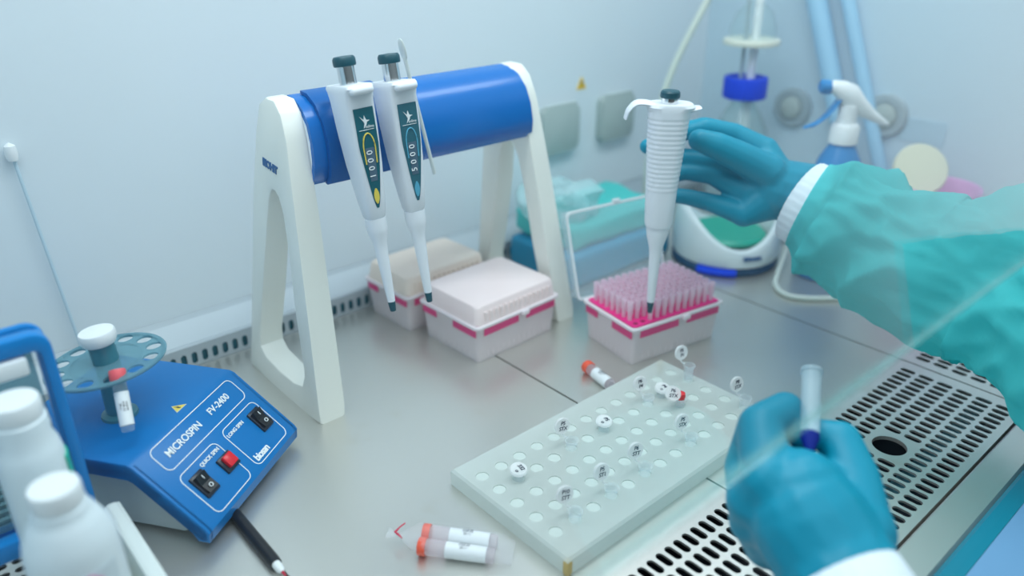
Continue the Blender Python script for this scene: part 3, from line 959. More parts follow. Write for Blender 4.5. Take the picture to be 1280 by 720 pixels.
# ------------------------------------------------------------------ clear acrylic tube rack
RX0, RX1, RY0, RY1, RH = 0.3105, 0.5850, 0.2915, 0.4290, 0.0160
GX, GY, PIT = 0.3205, 0.3185, 0.0210
NI, NJ = 13, 5
rack = thing('tube_rack', 'frosted acrylic slab rack drilled with rows of holes for tubes', 'rack', (0, 0, 0))
bm = bmesh.new()
PX_, PY_ = (RX1 - RX0 - 0.008) / NI, 0.0215
oy0 = GY - PY_ / 2
tmp = bmesh.new()
for i in range(NI):
    for j in range(NJ):
        slot_cell(tmp, RX0 + 0.004 + (i + .5) * PX_, GY + j * PY_, PX_, PY_, 0.00551, 0.0055, 0.0140, n=10)
me = bpy.data.meshes.new('t'); tmp.to_mesh(me); tmp.free(); bm.from_mesh(me); bpy.data.meshes.remove(me)
oy1 = oy0 + NJ * PY_
for a in ((RX0 + .002, RY0 + .002, RX1 - .002, oy0), (RX0 + .002, oy1, RX1 - .002, RY1 - .002), (RX0 + .002, oy0, RX0 + .004, oy1), (RX1 - .004, oy0, RX1 - .002, oy1)):
    quad(bm, *a)
def rl(i, z): return [bm.verts.new((x, y, z)) for x, y in ((RX0 + i, RY0 + i), (RX1 - i, RY0 + i), (RX1 - i, RY1 - i), (RX0 + i, RY1 - i))]
l0, l1, l2 = rl(.002, 0), rl(0, -.002), rl(0, -RH + .0006)
for a, b in ((l0, l1), (l1, l2)):
    for k in range(4):
        bm.faces.new((a[k], a[(k + 1) % 4], b[(k + 1) % 4], b[k]))
bm.faces.new(l2[::-1])
for v in bm.verts: v.co.z += RH
bmesh.ops.remove_doubles(bm, verts=bm.verts[:], dist=1e-5)
me = bpy.data.meshes.new('slab'); bm.to_mesh(me); bm.free()
obj_me('slab', me, M['acrylic'], rack, False)
bm = bmesh.new()
for i in range(NI):
    for j in range(NJ):
        lathe(bm, [(0.0001, RH - 0.0050), (0.0054, RH - 0.0050), (0.0054, RH - 0.0009), (0.0040, RH - 0.0006), (0.0001, RH - 0.0005)], 14, Matrix.Translation((RX0 + 0.004 + (i + .5) * PX_, GY + j * PY_, 0)))
obj('hole_scatter_plug', bm, M['hole_scatter'], rack)  # light scattered in the drilled holes, put in as pale plugs
for x, y in ((RX0 + 0.0022, RY0 + 0.0022), (RX1 - 0.0022, RY1 - 0.0022)):
    bm = bmesh.new(); box(bm, (x, y, RH * 0.42), (0.0060, 0.0060, RH * 0.84), 0.002, 2); obj('corner_stain', bm, M['amber'], rack)

# micro tubes
def tube_local(open_cap=True, txt='', red=False):
    parts = []
    bm = bmesh.new()
    lathe(bm, [(0.0001, -0.0092), (0.0016, -0.0090), (0.0026, -0.008), (0.0046, -0.002), (0.0048, 0.010), (0.0048, 0.0118), (0.0062, 0.0120), (0.0062, 0.0134), (0.0044, 0.0134), (0.0041, 0.010), (0.0040, -0.0015), (0.0018, -0.0078), (0.0001, -0.0080)], 22, None, False)
    return bm
HOLE = lambda i, j: (RX0 + 0.004 + (i + .5) * PX_, GY + j * PY_)
cap_words = ['P5\nSTX', 'R5\n3T6', 'P5\nSTX', 'P4\nSTX', 'R5\nST2', 'M5\n. e', 'P5\nSTX', 'P6\nSTX', 'P5\nST4', '', '', '']
specs = [  # i, j, raise, cap state, words, label
    (4, 3, 0.0, 'up', 'P5\nSTX', 'open clear tube in the far row, left of the flat-capped tube'),
    (1, 0, 0.0, 'up', 'P10\nSTT', 'open clear tube nearest the amber front corner of the rack'),
    (3, 0, 0.0, 'up', 'P5\nST1', 'second open clear tube from the amber front corner along the near row'),
    (5, 0, 0.0, 'up', 'P6\nSTT', 'third open clear tube from the amber front corner along the near row'),
    (8, 0, 0.0, 'up', 'P5\nSTX', 'fourth open clear tube from the amber front corner along the near row'),
    (1, 3, 0.0, 'flat', '332\n  o', 'closed clear tube with written cap, nearest the rack\'s left end'),
    (9, 3, 0.0, 'up', 'P6\nP4', 'open clear tube at the far edge beside the loose orange-capped tube'),
    (12, 3, 0.010, 'up', 'P5\nP1', 'open clear tube standing highest at the rack\'s far right corner'),
    (12, 0, 0.004, 'up', 'P8\nSTX', 'open clear tube with its cap raised, closest to the left-hand glove'),
    (6, 3, 0.0, 'flat', 'P5\n  o', 'closed clear tube with written cap in the middle of the rack'),
    (10, 3, 0.0, 'flat', 'P4\n  o', 'closed clear tube with written cap by the far right corner'),
    (10, 2, 0.0, 'red', 'P6\nSTX', 'clear tube with a red insert beside its written cap'),
]
cam_dir = Vector((-0.6, -0.68, 0.0)).normalized()
for (i, j, up, state, words_, lab) in specs:
    x, y = HOLE(i, j)
    t = thing('micro_tube', lab, 'tube', (x, y, RH - 0.0055 + up), 0, 'micro tubes in the acrylic rack')
    obj('tube_body', tube_local(), M['tube'], t, True, 40)
    bm = bmesh.new()
    if state == 'up':
        til = math.radians(12)
        nrm = Vector((-0.25, -math.cos(til), math.sin(til))).normalized()
        yv = (Vector((0, 0, 1)) - nrm * nrm.z).normalized()
        xv = yv.cross(nrm)
        c = Vector((-0.002, 0.0100, 0.0240))
        CM = basis(c, xv, yv, nrm)
        strap = catmull([(0, 0.0058, 0.0128), (-0.0005, 0.0092, 0.0132), (-0.0015, 0.0105, 0.0165), c - yv * 0.0055], 5)
    elif state == 'flat':
        nrm = Vector((-0.1, -0.15, 1)).normalized(); xv = Vector((0.749, -0.663, 0)); xv = (xv - nrm * xv.dot(nrm)).normalized(); yv = nrm.cross(xv)
        c = Vector((0, 0, 0.0140)); CM = basis(c, xv, yv, nrm)
        strap = catmull([(0.004, 0.0045, 0.0125), (0.0062, 0.0062, 0.0128), (0.005, 0.005, 0.0145)], 4)
    else:
        nrm = Vector((-0.45, -0.55, 0.75)).normalized(); xv = Vector((0.749, -0.663, 0)); xv = (xv - nrm * xv.dot(nrm)).normalized(); yv = nrm.cross(xv)
        c = Vector((-0.0085, 0.0030, 0.0205)); CM = basis(c, xv, yv, nrm)
        strap = catmull([(-0.004, 0.0030, 0.0128), (-0.007, 0.0042, 0.0132), (-0.0085, 0.0035, 0.0170)], 4)
    lathe(bm, [(0.0001, -0.0012), (0.0048, -0.0012), (0.0064, -0.0008), (0.0066, 0.0006), (0.0060, 0.0014), (0.0050, 0.0010), (0.0001, 0.0009)], 24, CM)
    bmesh.ops.transform(bm, matrix=Matrix.Translation(c) @ Matrix.Scale(1.14, 4) @ Matrix.Translation(-c), verts=bm.verts[:])
    cp = obj('cap', bm, M['tube_cap'], t, True, 40)
    text('handwriting', words_, 0.0048, CM @ Matrix.Translation((0, 0, 0.0015)) @ Matrix.Rotation(random.uniform(-.15, .15) - (0.9 if state == 'flat' else 0), 4, 'Z'), M['ink_blue'], cp, extrude=0.00012, shear=0.2, spacing=0.9, bold=0.00004)
    bm = bmesh.new(); tube(bm, strap, 0.0009, 8); obj('hinge_strap', bm, M['tube_cap'], t)
    if state == 'red':
        bm = bmesh.new(); xv2 = Vector((0.749, -0.663, 0))
        lathe(bm, [(0.0001, 0.0125), (0.0040, 0.0130), (0.0046, 0.0160), (0.0040, 0.0190), (0.0001, 0.0198)], 24); obj('red_insert', bm, M['red'], t, True, 40, 'red insert')

# ------------------------------------------------------------------ loose tubes
def cap_tube(name, lab, p, q, r, capcol, capl, group, fluid=None, paper=True, cap_r=1.14, printed=''):
    """lying tube from cap end p to tip q"""
    p, q = Vector(p), Vector(q)
    t = thing(name, lab, 'tube', p, 0, group)
    x, y, z = frame_z(q - p)
    L = (q - p).length
    W = basis((0, 0, 0), x, y, z)
    bm = bmesh.new(); lathe(bm, [(r * cap_r, 0.0), (r * cap_r, capl * .95), (r * cap_r * .96, capl), (0.0001, capl)], 26, W)
    bm2 = bmesh.new(); lathe(bm2, [(0.0001, -0.0008), (r * cap_r * .93, -0.0004), (r * cap_r, 0.0006), (r * cap_r, capl * .95), (r * cap_r * .96, capl), (0.0001, capl)], 26, W); bm.free()
    obj('screw_cap', bm2, capcol, t, True, 40)
    bm = bmesh.new(); lathe(bm, [(r * .98, capl), (r, capl + .001), (r * .95, L * .93), (r * .90, L * .985), (r * .80, L), (0.0001, L)], 26, W); obj('tube_body', bm, M['tube'] if not fluid else fluid, t, True, 50)
    if paper:
        bm = bmesh.new(); lathe(bm, [(r * 1.005, L * .36), (r * 1.02, L * .36), (r * 1.0, L * .90), (r * .975, L * .90)], 26, W, False); pl = obj('paper_label', bm, M['print_white'], t, True, 50)
        # printed lines around the side that faces up
        for k in range(3):
            a = math.radians(60 + 24 * k)
            up = (Vector((0, 0, 1)) - z * z.z).normalized(); sd = z.cross(up)
            dirn = (up * math.sin(a) + sd * math.cos(a) * -1)
            text('print_line', ['1212 04', 'H:38 A2', '20-11'][k], r * 0.42, basis(z * (L * .60) + dirn * (r * 1.035), z, dirn.cross(z), dirn), M['ink'], pl, extrude=0.0001)
    return t
cap_tube('screw_cap_tube', 'orange-capped labelled tube inside the clear bag, nearer the acrylic rack', (0.2555, 0.3910, 0.0076), (0.2915, 0.3470, 0.0062), 0.0060, M['orange'], 0.0055, 'tubes in the clear bag', M['pale_pink_fluid'])
cap_tube('screw_cap_tube', 'orange-capped labelled tube inside the clear bag, nearer the front', (0.2445, 0.3815, 0.0076), (0.2805, 0.3375, 0.0062), 0.0060, M['orange'], 0.0055, 'tubes in the clear bag', M['pale_pink_fluid'])
cap_tube('screw_cap_tube', 'loose orange-capped tube lying between the acrylic rack and the open tip box', (0.5270, 0.4790, 0.0076), (0.5190, 0.4370, 0.0064), 0.0060, M['orange'], 0.0070, None, M['pale_pink_fluid'])
# clear bag around the two tubes
bag = thing('plastic_bag', 'small twisted clear plastic bag holding two orange-capped tubes', 'bag', (0.25, 0.38, 0))
ax = Vector((0.0360, -0.0440, 0)).normalized(); sx = Vector((ax.y, -ax.x, 0)) * -1
c0 = Vector((0.2505, 0.3865, 0)) - Vector((0.25, 0.38, 0))
bm = bmesh.new(); rg = []
for (s, w, h, zc) in ((-0.019, .0016, .0012, .0090), (-0.016, .0030, .0022, .0090), (-0.011, .0075, .0050, .0088), (-0.004, .0130, .0076, .0084), (0.006, .0148, .0081, .0082), (0.025, .0146, .0079, .0080), (0.045, .0140, .0076, .0078), (0.060, .0135, .0066, .0068), (0.066, .0128, .0034, .0045), (0.070, .0120, .0010, .0030)):
    ring = []
    for k in range(32):
        a = 2 * PI * k / 32
        n_ = 1 + 0.05 * math.sin(5 * a + s * 300) + 0.03 * math.sin(9 * a - s * 500)
        ring.append(c0 + ax * s + sx * (w * math.cos(a) * n_) + Vector((0, 0, max(zc + h * math.sin(a) * n_, 0.0003))))
    rg.append(ring)
loft(bm, rg); obj('film', bm, M['bag'], bag, True, 60)
bm = bmesh.new(); tail = c0 + ax * -0.019 + Vector((0, 0, .009))
rg = []
for (s, w) in ((0, .0015), (-.004, .004), (-.008, .006)):
    rg.append([tail + ax * s + sx * (w * math.cos(2 * PI * k / 12)) + Vector((0, 0, 0.0008 * math.sin(2 * PI * k / 12) + 0.0012 * math.sin(k * 2.1) * (-s / .008))) for k in range(12)])
loft(bm, rg); obj('bag_tail', bm, M['bag'], bag)
bm = bmesh.new()
tube(bm, [tail + ax * .004 + sx * .0085 + Vector((0, 0, .004)), tail + ax * .001 + sx * .004 + Vector((0, 0, .0035)), tail + ax * -.0015 + Vector((0, 0, .002)), tail + ax * .002 - sx * .0025 + Vector((0, 0, .002)), tail + ax * .0050 - sx * .0045 + Vector((0, 0, .001))], [.0005, .0006, .001, .0008, .0004], 8)
obj('twist_tie', bm, plain('tie_crimson', srgb(208, 20, 70), .5), bag)

# black marker lying on the seam
t = thing('marker_pen', 'black pen lying along the tray seam in front of the blue centrifuge', 'pen', (0.1575, 0.50, 0.0048))
W = basis((0, 0, 0), (1, 0, 0), (0, 0, 1), (0, -1, 0))
bm = bmesh.new(); lathe(bm, [(0.0001, -0.045), (0.0042, -0.044), (0.0048, -0.040), (0.0048, 0.058), (0.0044, 0.062), (0.0001, 0.062)], 22, W); obj('barrel', bm, M['black'], t)
bm = bmesh.new(); lathe(bm, [(0.0001, 0.061), (0.0034, 0.061), (0.0030, 0.069), (0.0014, 0.072), (0.0001, 0.072)], 20, W); obj('nose', bm, M['white'], t, label='white nose')
bm = bmesh.new(); lathe(bm, [(0.0001, 0.0715), (0.0012, 0.0715), (0.0006, 0.077), (0.0001, 0.0775)], 14, W); obj('nib', bm, plain('nib_red', srgb(190, 20, 60), .5), t)

# ------------------------------------------------------------------ mini centrifuge
mc = thing('mini_centrifuge', 'blue and grey bench mini centrifuge with a sloped control panel', 'centrifuge', (0.1303, 0.4870, 0), math.radians(35))
A0, A1 = 0.002, 0.1345
FB, FZ, TZ, BB = 0.057, 0.018, 0.070, 0.182
out = [(0.0012, 0.0075), (0.0, 0.0165), (0.0025, 0.0203), (0.0545, 0.0677), (0.059, 0.070), (BB - .004, TZ), (BB, TZ - .004), (BB, 0.054)]
inn = [(BB - .008, 0.054), (0.062, 0.0585), (0.055, 0.055), (0.012, 0.016), (0.010, 0.0075)]
bm = bmesh.new()
prism(bm, out + inn, lambda u, v, d: Vector((d, u, v)), A0 - 0.003, A1 + 0.003, 0.0022)
cov = obj('cover', bm, M['spin_blue'], mc, True, 30)
# cheeks of the cover (lip at the sides)
bm = bmesh.new()
for a in (A0 - 0.003, A1 + 0.003 - 0.005):
    lp_ = [(0.0012, 0.0075), (0.0, 0.0165), (0.0025, 0.0203), (0.0545, 0.0677), (0.059, 0.0695), (BB - .001, 0.0695), (BB - .001, 0.056), (0.061, 0.056), (0.0565, 0.0545), (0.013, 0.0145), (0.011, 0.0075)]
    prism(bm, lp_, lambda u, v, d: Vector((d, u, v)), a, a + 0.005, 0.0008)
obj('cover_lip', bm, M['spin_blue'], cov, True, 30)
bm = bmesh.new(); prism(bm, [(0.030, 0.004), (0.174, 0.004), (0.174, 0.0585), (0.060, 0.0585), (0.0125, 0.0165), (0.013, 0.013)], lambda u, v, d: Vector((d, u, v)), 0.009, 0.127, 0.002); obj('base', bm, M['spin_grey'], mc, True, 30)
for a, b in ((0.022, 0.05), (0.114, 0.05), (0.022, 0.16), (0.114, 0.16)):
    bm = bmesh.new(); lathe(bm, [(0.006, 0.0), (0.007, 0.0045), (0.0001, 0.0045)], 16, Matrix.Translation((a, b, 0))); obj('foot', bm, M['black'], mc)
# panel frame of reference
sl = math.atan2(TZ - FZ, FB)
PB = basis((0, 0, FZ), (1, 0, 0), (0, math.cos(sl), math.sin(sl)), (0, -math.sin(sl), math.cos(sl)))
PB = PB @ Matrix.Translation((0, 0, 0.0002))
def outline(x0, y0, x1, y1):
    bm = bmesh.new()
    ring_prism(bm, rrect(x0, y0, x1, y1, 0.006, 6), rrect(x0 + .0007, y0 + .0007, x1 - .0007, y1 - .0007, 0.0053, 6), lambda u, v, d: PB @ Vector((u, v, d)), -0.0006, 0.0003)
    obj('panel_outline', bm, M['print_white'], cov, False)
outline(0.0165, 0.0510, 0.1262, 0.0738); outline(0.0165, 0.0026, 0.0655, 0.0446); outline(0.0755, 0.0033, 0.1258, 0.0456)
def ptext(s, x, y, size, **kw):
    text('panel_print', s, size, PB @ Matrix.Translation((x, y, 0.0001)), M['print_white'], cov, extrude=0.0003, **kw)
ptext('MICROSPIN', 0.0484, 0.0622, 0.0086, bold=0.00012, spacing=0.98)
ptext('FV-2400', 0.0975, 0.0632, 0.0084, bold=0.00012, spacing=0.98)
ptext('QUICK SPIN', 0.0508, 0.0380, 0.0045, bold=0.0001)
ptext('LONG SPIN', 0.0890, 0.0384, 0.0045, bold=0.0001)
ptext('biosan', 0.0890, 0.0092, 0.0088, bold=0.00025, spacing=0.85)
def rocker(x, y):
    bm = bmesh.new(); prism(bm, rrect(x - 0.0075, y - 0.0105, x + 0.0075, y + 0.0105, 0.001, 3), lambda u, v, d: PB @ Vector((u, v, d)), -0.001, 0.0018, 0.0005); h = obj('rocker_switch', bm, M['navy'], mc)
    bm = bmesh.new()
    prism(bm, [(-0.008, 0.0), (0.008, 0.0), (0.008, 0.0046), (0.0, 0.0022), (-0.008, 0.0030)], lambda u, v, d: PB @ Vector((x + d, y + u, 0.0012 + v)), -0.0055, 0.0055); obj('rocker', bm, M['black'], h, False)
    return h
for (x, y) in ((0.0288, 0.0270), (0.1150, 0.0290)):
    h = rocker(x, y)
    text('switch_print', 'I', 0.0052, PB @ Matrix.Translation((x, y + 0.0042, 0.0052)), M['print_white'], h, extrude=0.0004)
    text('switch_print', 'O', 0.0052, PB @ Matrix.Translation((x, y - 0.0042, 0.0049)), M['print_white'], h, extrude=0.0004)
bm = bmesh.new(); prism(bm, rrect(0.0505, 0.0175, 0.0668, 0.0320, 0.001, 3), lambda u, v, d: PB @ Vector((u, v, d)), -0.001, 0.0020, 0.0005); h = obj('push_switch', bm, M['navy'], mc)
bm = bmesh.new(); prism(bm, rrect(0.0540, 0.0200, 0.0645, 0.0305, 0.001, 3), lambda u, v, d: PB @ Vector((u, v, d)), 0.0015, 0.0052, 0.0008); obj('red_button', bm, M['red_button'], h, label='red square button')
# warning triangle on the flat top
bm = bmesh.new(); prism(bm, [(0.0665, 0.0625), (0.0795, 0.0625), (0.073, 0.0725)], lambda u, v, d: Vector((u, v, d)), 0.0695, 0.0703); tr = obj('warning_triangle', bm, M['cream'], cov, False)
bm = bmesh.new(); prism(bm, [(0.0675, 0.0631), (0.0785, 0.0631), (0.073, 0.0715)], lambda u, v, d: Vector((u, v, d)), 0.0700, 0.07045); obj('triangle_fill', bm, M['print_yellow'], tr, False)
bm = bmesh.new(); prism(bm, [(0.0725, 0.0640), (0.0742, 0.0640), (0.0733, 0.0660), (0.0742, 0.0662), (0.0723, 0.0695), (0.0728, 0.0668), (0.072, 0.0666)], lambda u, v, d: Vector((u, v, d)), 0.0703, 0.07065); obj('triangle_bolt', bm, M['ink'], tr, False)
# rotor: ring of tube holes
RC = (0.0545, 0.1060)
bm = bmesh.new()
NR = 96
def rot_pt(r, a, z): return Vector((RC[0] + r * math.cos(a), RC[1] + r * math.sin(a), z))
lathe(bm, [(0.0001, 0.0698), (0.014, 0.0698), (0.0135, 0.0722), (0.0095, 0.074), (0.0090, 0.1235), (0.0001, 0.1235)], 32, Matrix.Translation((RC[0], RC[1], 0)))
obj('rotor_hub', bm, M['rotor_hub'], mc, True, 40)
bm = bmesh.new(); NH = 12
# disc in 12 sectors, each an annulus wedge with a hole cut in it
import itertools
def disc_layer(z, flip):
    vs = {}
    for s in range(NH):
        a0 = 2 * PI * s / NH; am = a0 + PI / NH
        hole_c = Vector((0.0352 * math.cos(am), 0.0352 * math.sin(am)))
        ring, outr = [], []
        N = 20
        for k in range(N):
            th = 2 * PI * k / N
            d = Vector((math.cos(am + th), math.sin(am + th)))
            ring.append(hole_c + d * 0.0060)
            # march out to wedge border
            lo = 0.0060
            stp = 0.0
            for it in range(400):
                q = hole_c + d * (lo + it * 0.0001)
                aa = math.atan2(q.y, q.x); da = (aa - am + PI) % (2 * PI) - PI
                if q.length > 0.0432 or q.length < 0.0260 or abs(da) > PI / NH:
                    break
            outr.append(q)
        ra = [bm.verts.new((RC[0] + p.x, RC[1] + p.y, z)) for p in ring]
        rb = [bm.verts.new((RC[0] + p.x, RC[1] + p.y, z - 0.0016)) for p in ring]
        oa = [bm.verts.new((RC[0] + p.x, RC[1] + p.y, z)) for p in outr]
        ob = [bm.verts.new((RC[0] + p.x, RC[1] + p.y, z - 0.0016)) for p in outr]
        for k in range(N):
            j = (k + 1) % N
            bm.faces.new((ra[k], ra[j], oa[j], oa[k])); bm.faces.new((rb[j], rb[k], ob[k], ob[j])); bm.faces.new((ra[j], ra[k], rb[k], rb[j]))
disc_layer(0.1200, False)
# rim band and inner disc
lathe(bm, [(0.0405, 0.1205), (0.0440, 0.1205), (0.0446, 0.1196), (0.0440, 0.1180), (0.0405, 0.1183)], 72, Matrix.Translation((RC[0], RC[1], 0)), False)
lathe(bm, [(0.0095, 0.1200), (0.0262, 0.1200), (0.0262, 0.1184), (0.0095, 0.1184)], 60, Matrix.Translation((RC[0], RC[1], 0)), False)
obj('rotor_disc', bm, M['rotor'], mc, True, 30)
bm = bmesh.new(); lathe(bm, [(0.0095, 0.1185), (0.0095, 0.136), (0.0001, 0.136)], 36, Matrix.Translation((RC[0], RC[1], 0))); obj('rotor_neck', bm, M['rotor_hub'], mc)
bm = bmesh.new(); lathe(bm, [(0.0090, 0.1352), (0.0118, 0.1358), (0.0132, 0.1385), (0.0134, 0.1440), (0.0126, 0.1458), (0.0001, 0.1466)], 40, Matrix.Translation((RC[0], RC[1], 0))); obj('rotor_knob', bm, M['white'], mc, True, 50, 'white rotor knob')
fl = Vector((math.cos(math.radians(13.6)), math.sin(math.radians(13.6)), 0))
RT = Matrix.Translation((RC[0], RC[1], 0.115)) @ Matrix.Rotation(math.radians(-5), 4, fl) @ Matrix.Translation((-RC[0], -RC[1], -0.115))
for ch in mc.children:
    if ch.name.startswith('rotor_') and 'hub' not in ch.name:
        ch.matrix_local = RT
# tube in the rotor (top-level, rests in the rotor hole)
tp = Vector((0.1138, 0.5765, 0.1238)); tq = Vector((0.1062, 0.5500, 0.0862))
t = cap_tube('screw_cap_tube', 'labelled tube with a salmon-red cap hanging in the centrifuge rotor', tp, tq, 0.0051, plain('salmon_cap', srgb(240, 96, 104), .4), 0.0080, None, None, cap_r=1.2)

# ------------------------------------------------------------------ bottles, crate and tray at the left
def hdpe_bottle(lab, loc, R0, H, capr, face_a):
    t = thing('reagent_bottle', lab, 'bottle', loc, 0, 'white screw-cap bottles')
    sh = H - 0.0235
    bm = bmesh.new(); lathe(bm, [(R0 * .90, 0.0), (R0, 0.004), (R0, sh - 0.024), (R0 * .985, sh - 0.016), (R0 * .93, sh - 0.009), (R0 * .80, sh - 0.002), ((R0 * .35 + capr * .65), sh + 0.0035), (capr * 1.08, sh + 0.007), (capr * 1.08, sh + 0.010), (capr * .98, sh + 0.011), (capr * .98, sh + 0.016), (0.0001, sh + 0.016)], 48); obj('bottle_body', bm, M['hdpe'], t, True, 50)
    bm = bmesh.new(); lathe(bm, [(capr, sh + 0.0125), (capr * 1.03, sh + 0.014), (capr * 1.02, H - 0.002), (capr * .96, H), (0.0001, H + .0003)], 60)
    obj('screw_cap', bm, M['white'], t, True, 40)
    return t
b1 = hdpe_bottle('white screw-cap bottle in front, with pink hazard marks on its label', (0.0385, 0.4200, 0.0035), 0.0245, 0.1485, 0.0132, 0)
def wrap(bm, R0, a0, a1, z0, z1, off, n=10):
    o, i = [], []
    for k in range(n + 1):
        a = math.radians(a0 + (a1 - a0) * k / n)
        o.append((math.cos(a), math.sin(a)))
    v = [[bm.verts.new((c * (R0 + off), s * (R0 + off), z)) for c, s in o] for z in (z0, z1)]
    w = [[bm.verts.new((c * (R0 - .0002), s * (R0 - .0002), z)) for c, s in o] for z in (z0, z1)]
    for k in range(n):
        bm.faces.new((v[0][k], v[0][k + 1], v[1][k + 1], v[1][k]))
        bm.faces.new((v[1][k], v[1][k + 1], w[1][k + 1], w[1][k]))
        bm.faces.new((v[0][k + 1], v[0][k], w[0][k], w[0][k + 1]))
    bm.faces.new((v[0][0], v[1][0], w[1][0], w[0][0])); bm.faces.new((v[0][n], w[0][n], w[1][n], v[1][n]))
bm = bmesh.new(); wrap(bm, 0.0245, -118, -48, 0.030, 0.1015, 0.0004); lb = obj('label', bm, M['paper'], b1)
def diamond(zc, ac):
    bm = bmesh.new(); R_ = 0.0252
    def pt(u, v): a = math.radians(ac) + u / R_; return Vector((math.cos(a) * R_, math.sin(a) * R_, zc + v))
    for (a, b) in (((-.0062, 0), (0, .0062)), ((0, .0062), (.0062, 0)), ((.0062, 0), (0, -.0062)), ((0, -.0062), (-.0062, 0))):
        tube(bm, [pt(a[0] + (b[0] - a[0]) * k / 4, a[1] + (b[1] - a[1]) * k / 4) for k in range(5)], 0.0008, 6)
    obj('hazard_diamond', bm, M['ghs'], lb)
    bm = bmesh.new(); flat_ell(bm, pt(0, 0), ((0.0016, 0, 0), (0, 0.0006, 0), (0, 0, 0.002)), 10, 8); obj('hazard_mark', bm, M['ink'], lb)
diamond(0.0945, -86); diamond(0.0805, -76)
b2 = hdpe_bottle('white screw-cap bottle behind, against the blue crate', (0.0385, 0.4925, 0.0035), 0.0190, 0.1680, 0.0142, 0)
bm = bmesh.new(); wrap(bm, 0.0190, -30, 15, 0.098, 0.124, 0.0012, 6); obj('label_edge', bm, M['green'], b2, label='green label edge')

# shallow grey tray: base plate and one rounded side wall
t = thing('bottle_tray', 'pale grey plastic tray with a rounded side rail, holding the white bottles', 'tray', (0, 0, 0))
bm = bmesh.new(); box(bm, (0.030, 0.450, 0.0019), (0.106, 0.150, 0.0028), 0.001, 2); obj('tray_base', bm, M['cream'], t)
bm = bmesh.new()
prism(bm, rrect(0.374, 0.0, 0.5265, 0.052, 0.006, 5), lambda u, v, d: Vector((d, u, v)), 0.0735, 0.0835, 0.0035, 3); obj('side_rail', bm, M['grey_plastic'], t, True, 45)

# blue crate frame
cr = thing('tube_crate', 'blue plastic crate with rounded open frame beside the white bottles', 'crate', (0.068, 0.540, 0))
def crate_frame(y0, y1):
    bm = bmesh.new()
    ring_prism(bm, rrect(-0.150, 0.030, 0.004, 0.190, 0.012, 6), rrect(-0.142, 0.045, -0.0032, 0.1775, 0.005, 6), lambda u, v, d: Vector((u, d, v)), y0, y1, 0.002)
    return bm
obj('front_frame', crate_frame(-0.006, 0.006), M['crate'], cr, True, 40)
obj('rear_frame', crate_frame(0.0125, 0.0185), M['crate'], cr, True, 40)
bm = bmesh.new(); box(bm, (-0.001, 0.009, 0.110), (0.006, 0.014, 0.150), 0.001); box(bm, (-0.145, 0.009, 0.110), (0.006, 0.014, 0.150), 0.001); box(bm, (-0.073, 0.009, 0.036), (0.14, 0.014, 0.006), 0.001)
obj('side_panel', bm, M['crate'], cr)
for x, y in ((0.0, 0.0), (0.0, 0.0145), (-0.146, 0.0), (-0.146, 0.0145)):
    bm = bmesh.new(); box(bm, (x, y, 0.0165), (0.007, 0.006, 0.033), 0.0015); obj('foot', bm, M['crate'], cr)
bm = bmesh.new(); box(bm, (-0.073, 0.009, 0.110), (0.132, 0.003, 0.128)); obj('window_panel', bm, M['crate_clear'], cr, False)
bm = bmesh.new(); box(bm, (-0.076, -0.003, 0.1700), (0.128, 0.010, 0.0125), 0.002); obj('reflect_strip', bm, M['white'], cr, label='white reflection strip')  # bright reflection in the frame, built as a solid white bar

# ------------------------------------------------------------------ teal packs at the back
def crumple(bm, amp, sc, seed):
    from mathutils import noise
    for v in bm.verts:
        n_ = noise.noise_vector(v.co * sc + Vector((seed, 0, 0)))
        v.co += n_ * amp
def pad(c, s, amp, sc, seed, bev=0.008):
    bm = bmesh.new()
    box(bm, c, s, bev, 3)
    bmesh.ops.subdivide_edges(bm, edges=bm.edges[:], cuts=5, use_grid_fill=True)
    crumple(bm, amp, sc, seed)
    for v in bm.verts: v.co.z = max(v.co.z, 0.0)
    return bm
t = thing('swab_pack', 'stack of teal sterile packs against the back wall', 'pack', (0, 0, 0))
o = obj('lower_pack', pad((0.752, 0.685, 0.023), (0.200, 0.120, 0.046), 0.003, 22, 1), M['teal_deep'], t, True, 60)
o = obj('upper_pack', pad((0.757, 0.692, 0.063), (0.185, 0.115, 0.032), 0.006, 28, 5), M['teal_cloth'], t, True, 60)
bm = pad((0.690, 0.690, 0.0985), (0.080, 0.085, 0.036), 0.016, 36, 9); 
fm = obj('crumpled_film', bm, M['film'], t, True, 20)

# ------------------------------------------------------------------ vortex mixer
vx = thing('vortex_mixer', 'white round mixer with a green bowl and blue foot, behind the open tip box', 'mixer', (0.897, 0.566, 0))
RV = 0.073
va = math.atan2(-0.663, 0.749)            # axis across the view
def rimh(a): return 0.060 + 0.024 * math.cos(2 * (a - va)) - 0.006 * math.cos(a - va)
bm = bmesh.new(); rg = []
for (f, zf, r) in ((0, 0.0, .95), (0.10, 0, 1.0), (0.5, 0, 1.0), (0.85, 0, .97), (0.96, 0, .945), (1.0, 0, .90), (0.965, 0, .855), (0.80, 0, .82), (-1, 0.030, .77), (-1, 0.028, .70)):
    ring = []
    for k in range(64):
        a = 2 * PI * k / 64
        z = 0.011 + (rimh(a) - 0.011) * f if f >= 0 else zf
        ring.append(Vector((RV * r * math.cos(a), RV * r * math.sin(a), z)))
    rg.append(ring)
loft(bm, rg); obj('housing', bm, M['vortex_white'], vx, True, 50)
bm = bmesh.new(); lathe(bm, [(RV * .93, 0.0), (RV * .985, 0.002), (RV * .985, 0.0095), (RV * .94, 0.0125), (0.0001, 0.0125)], 64); obj('foot_ring', bm, M['vortex_base'], vx)
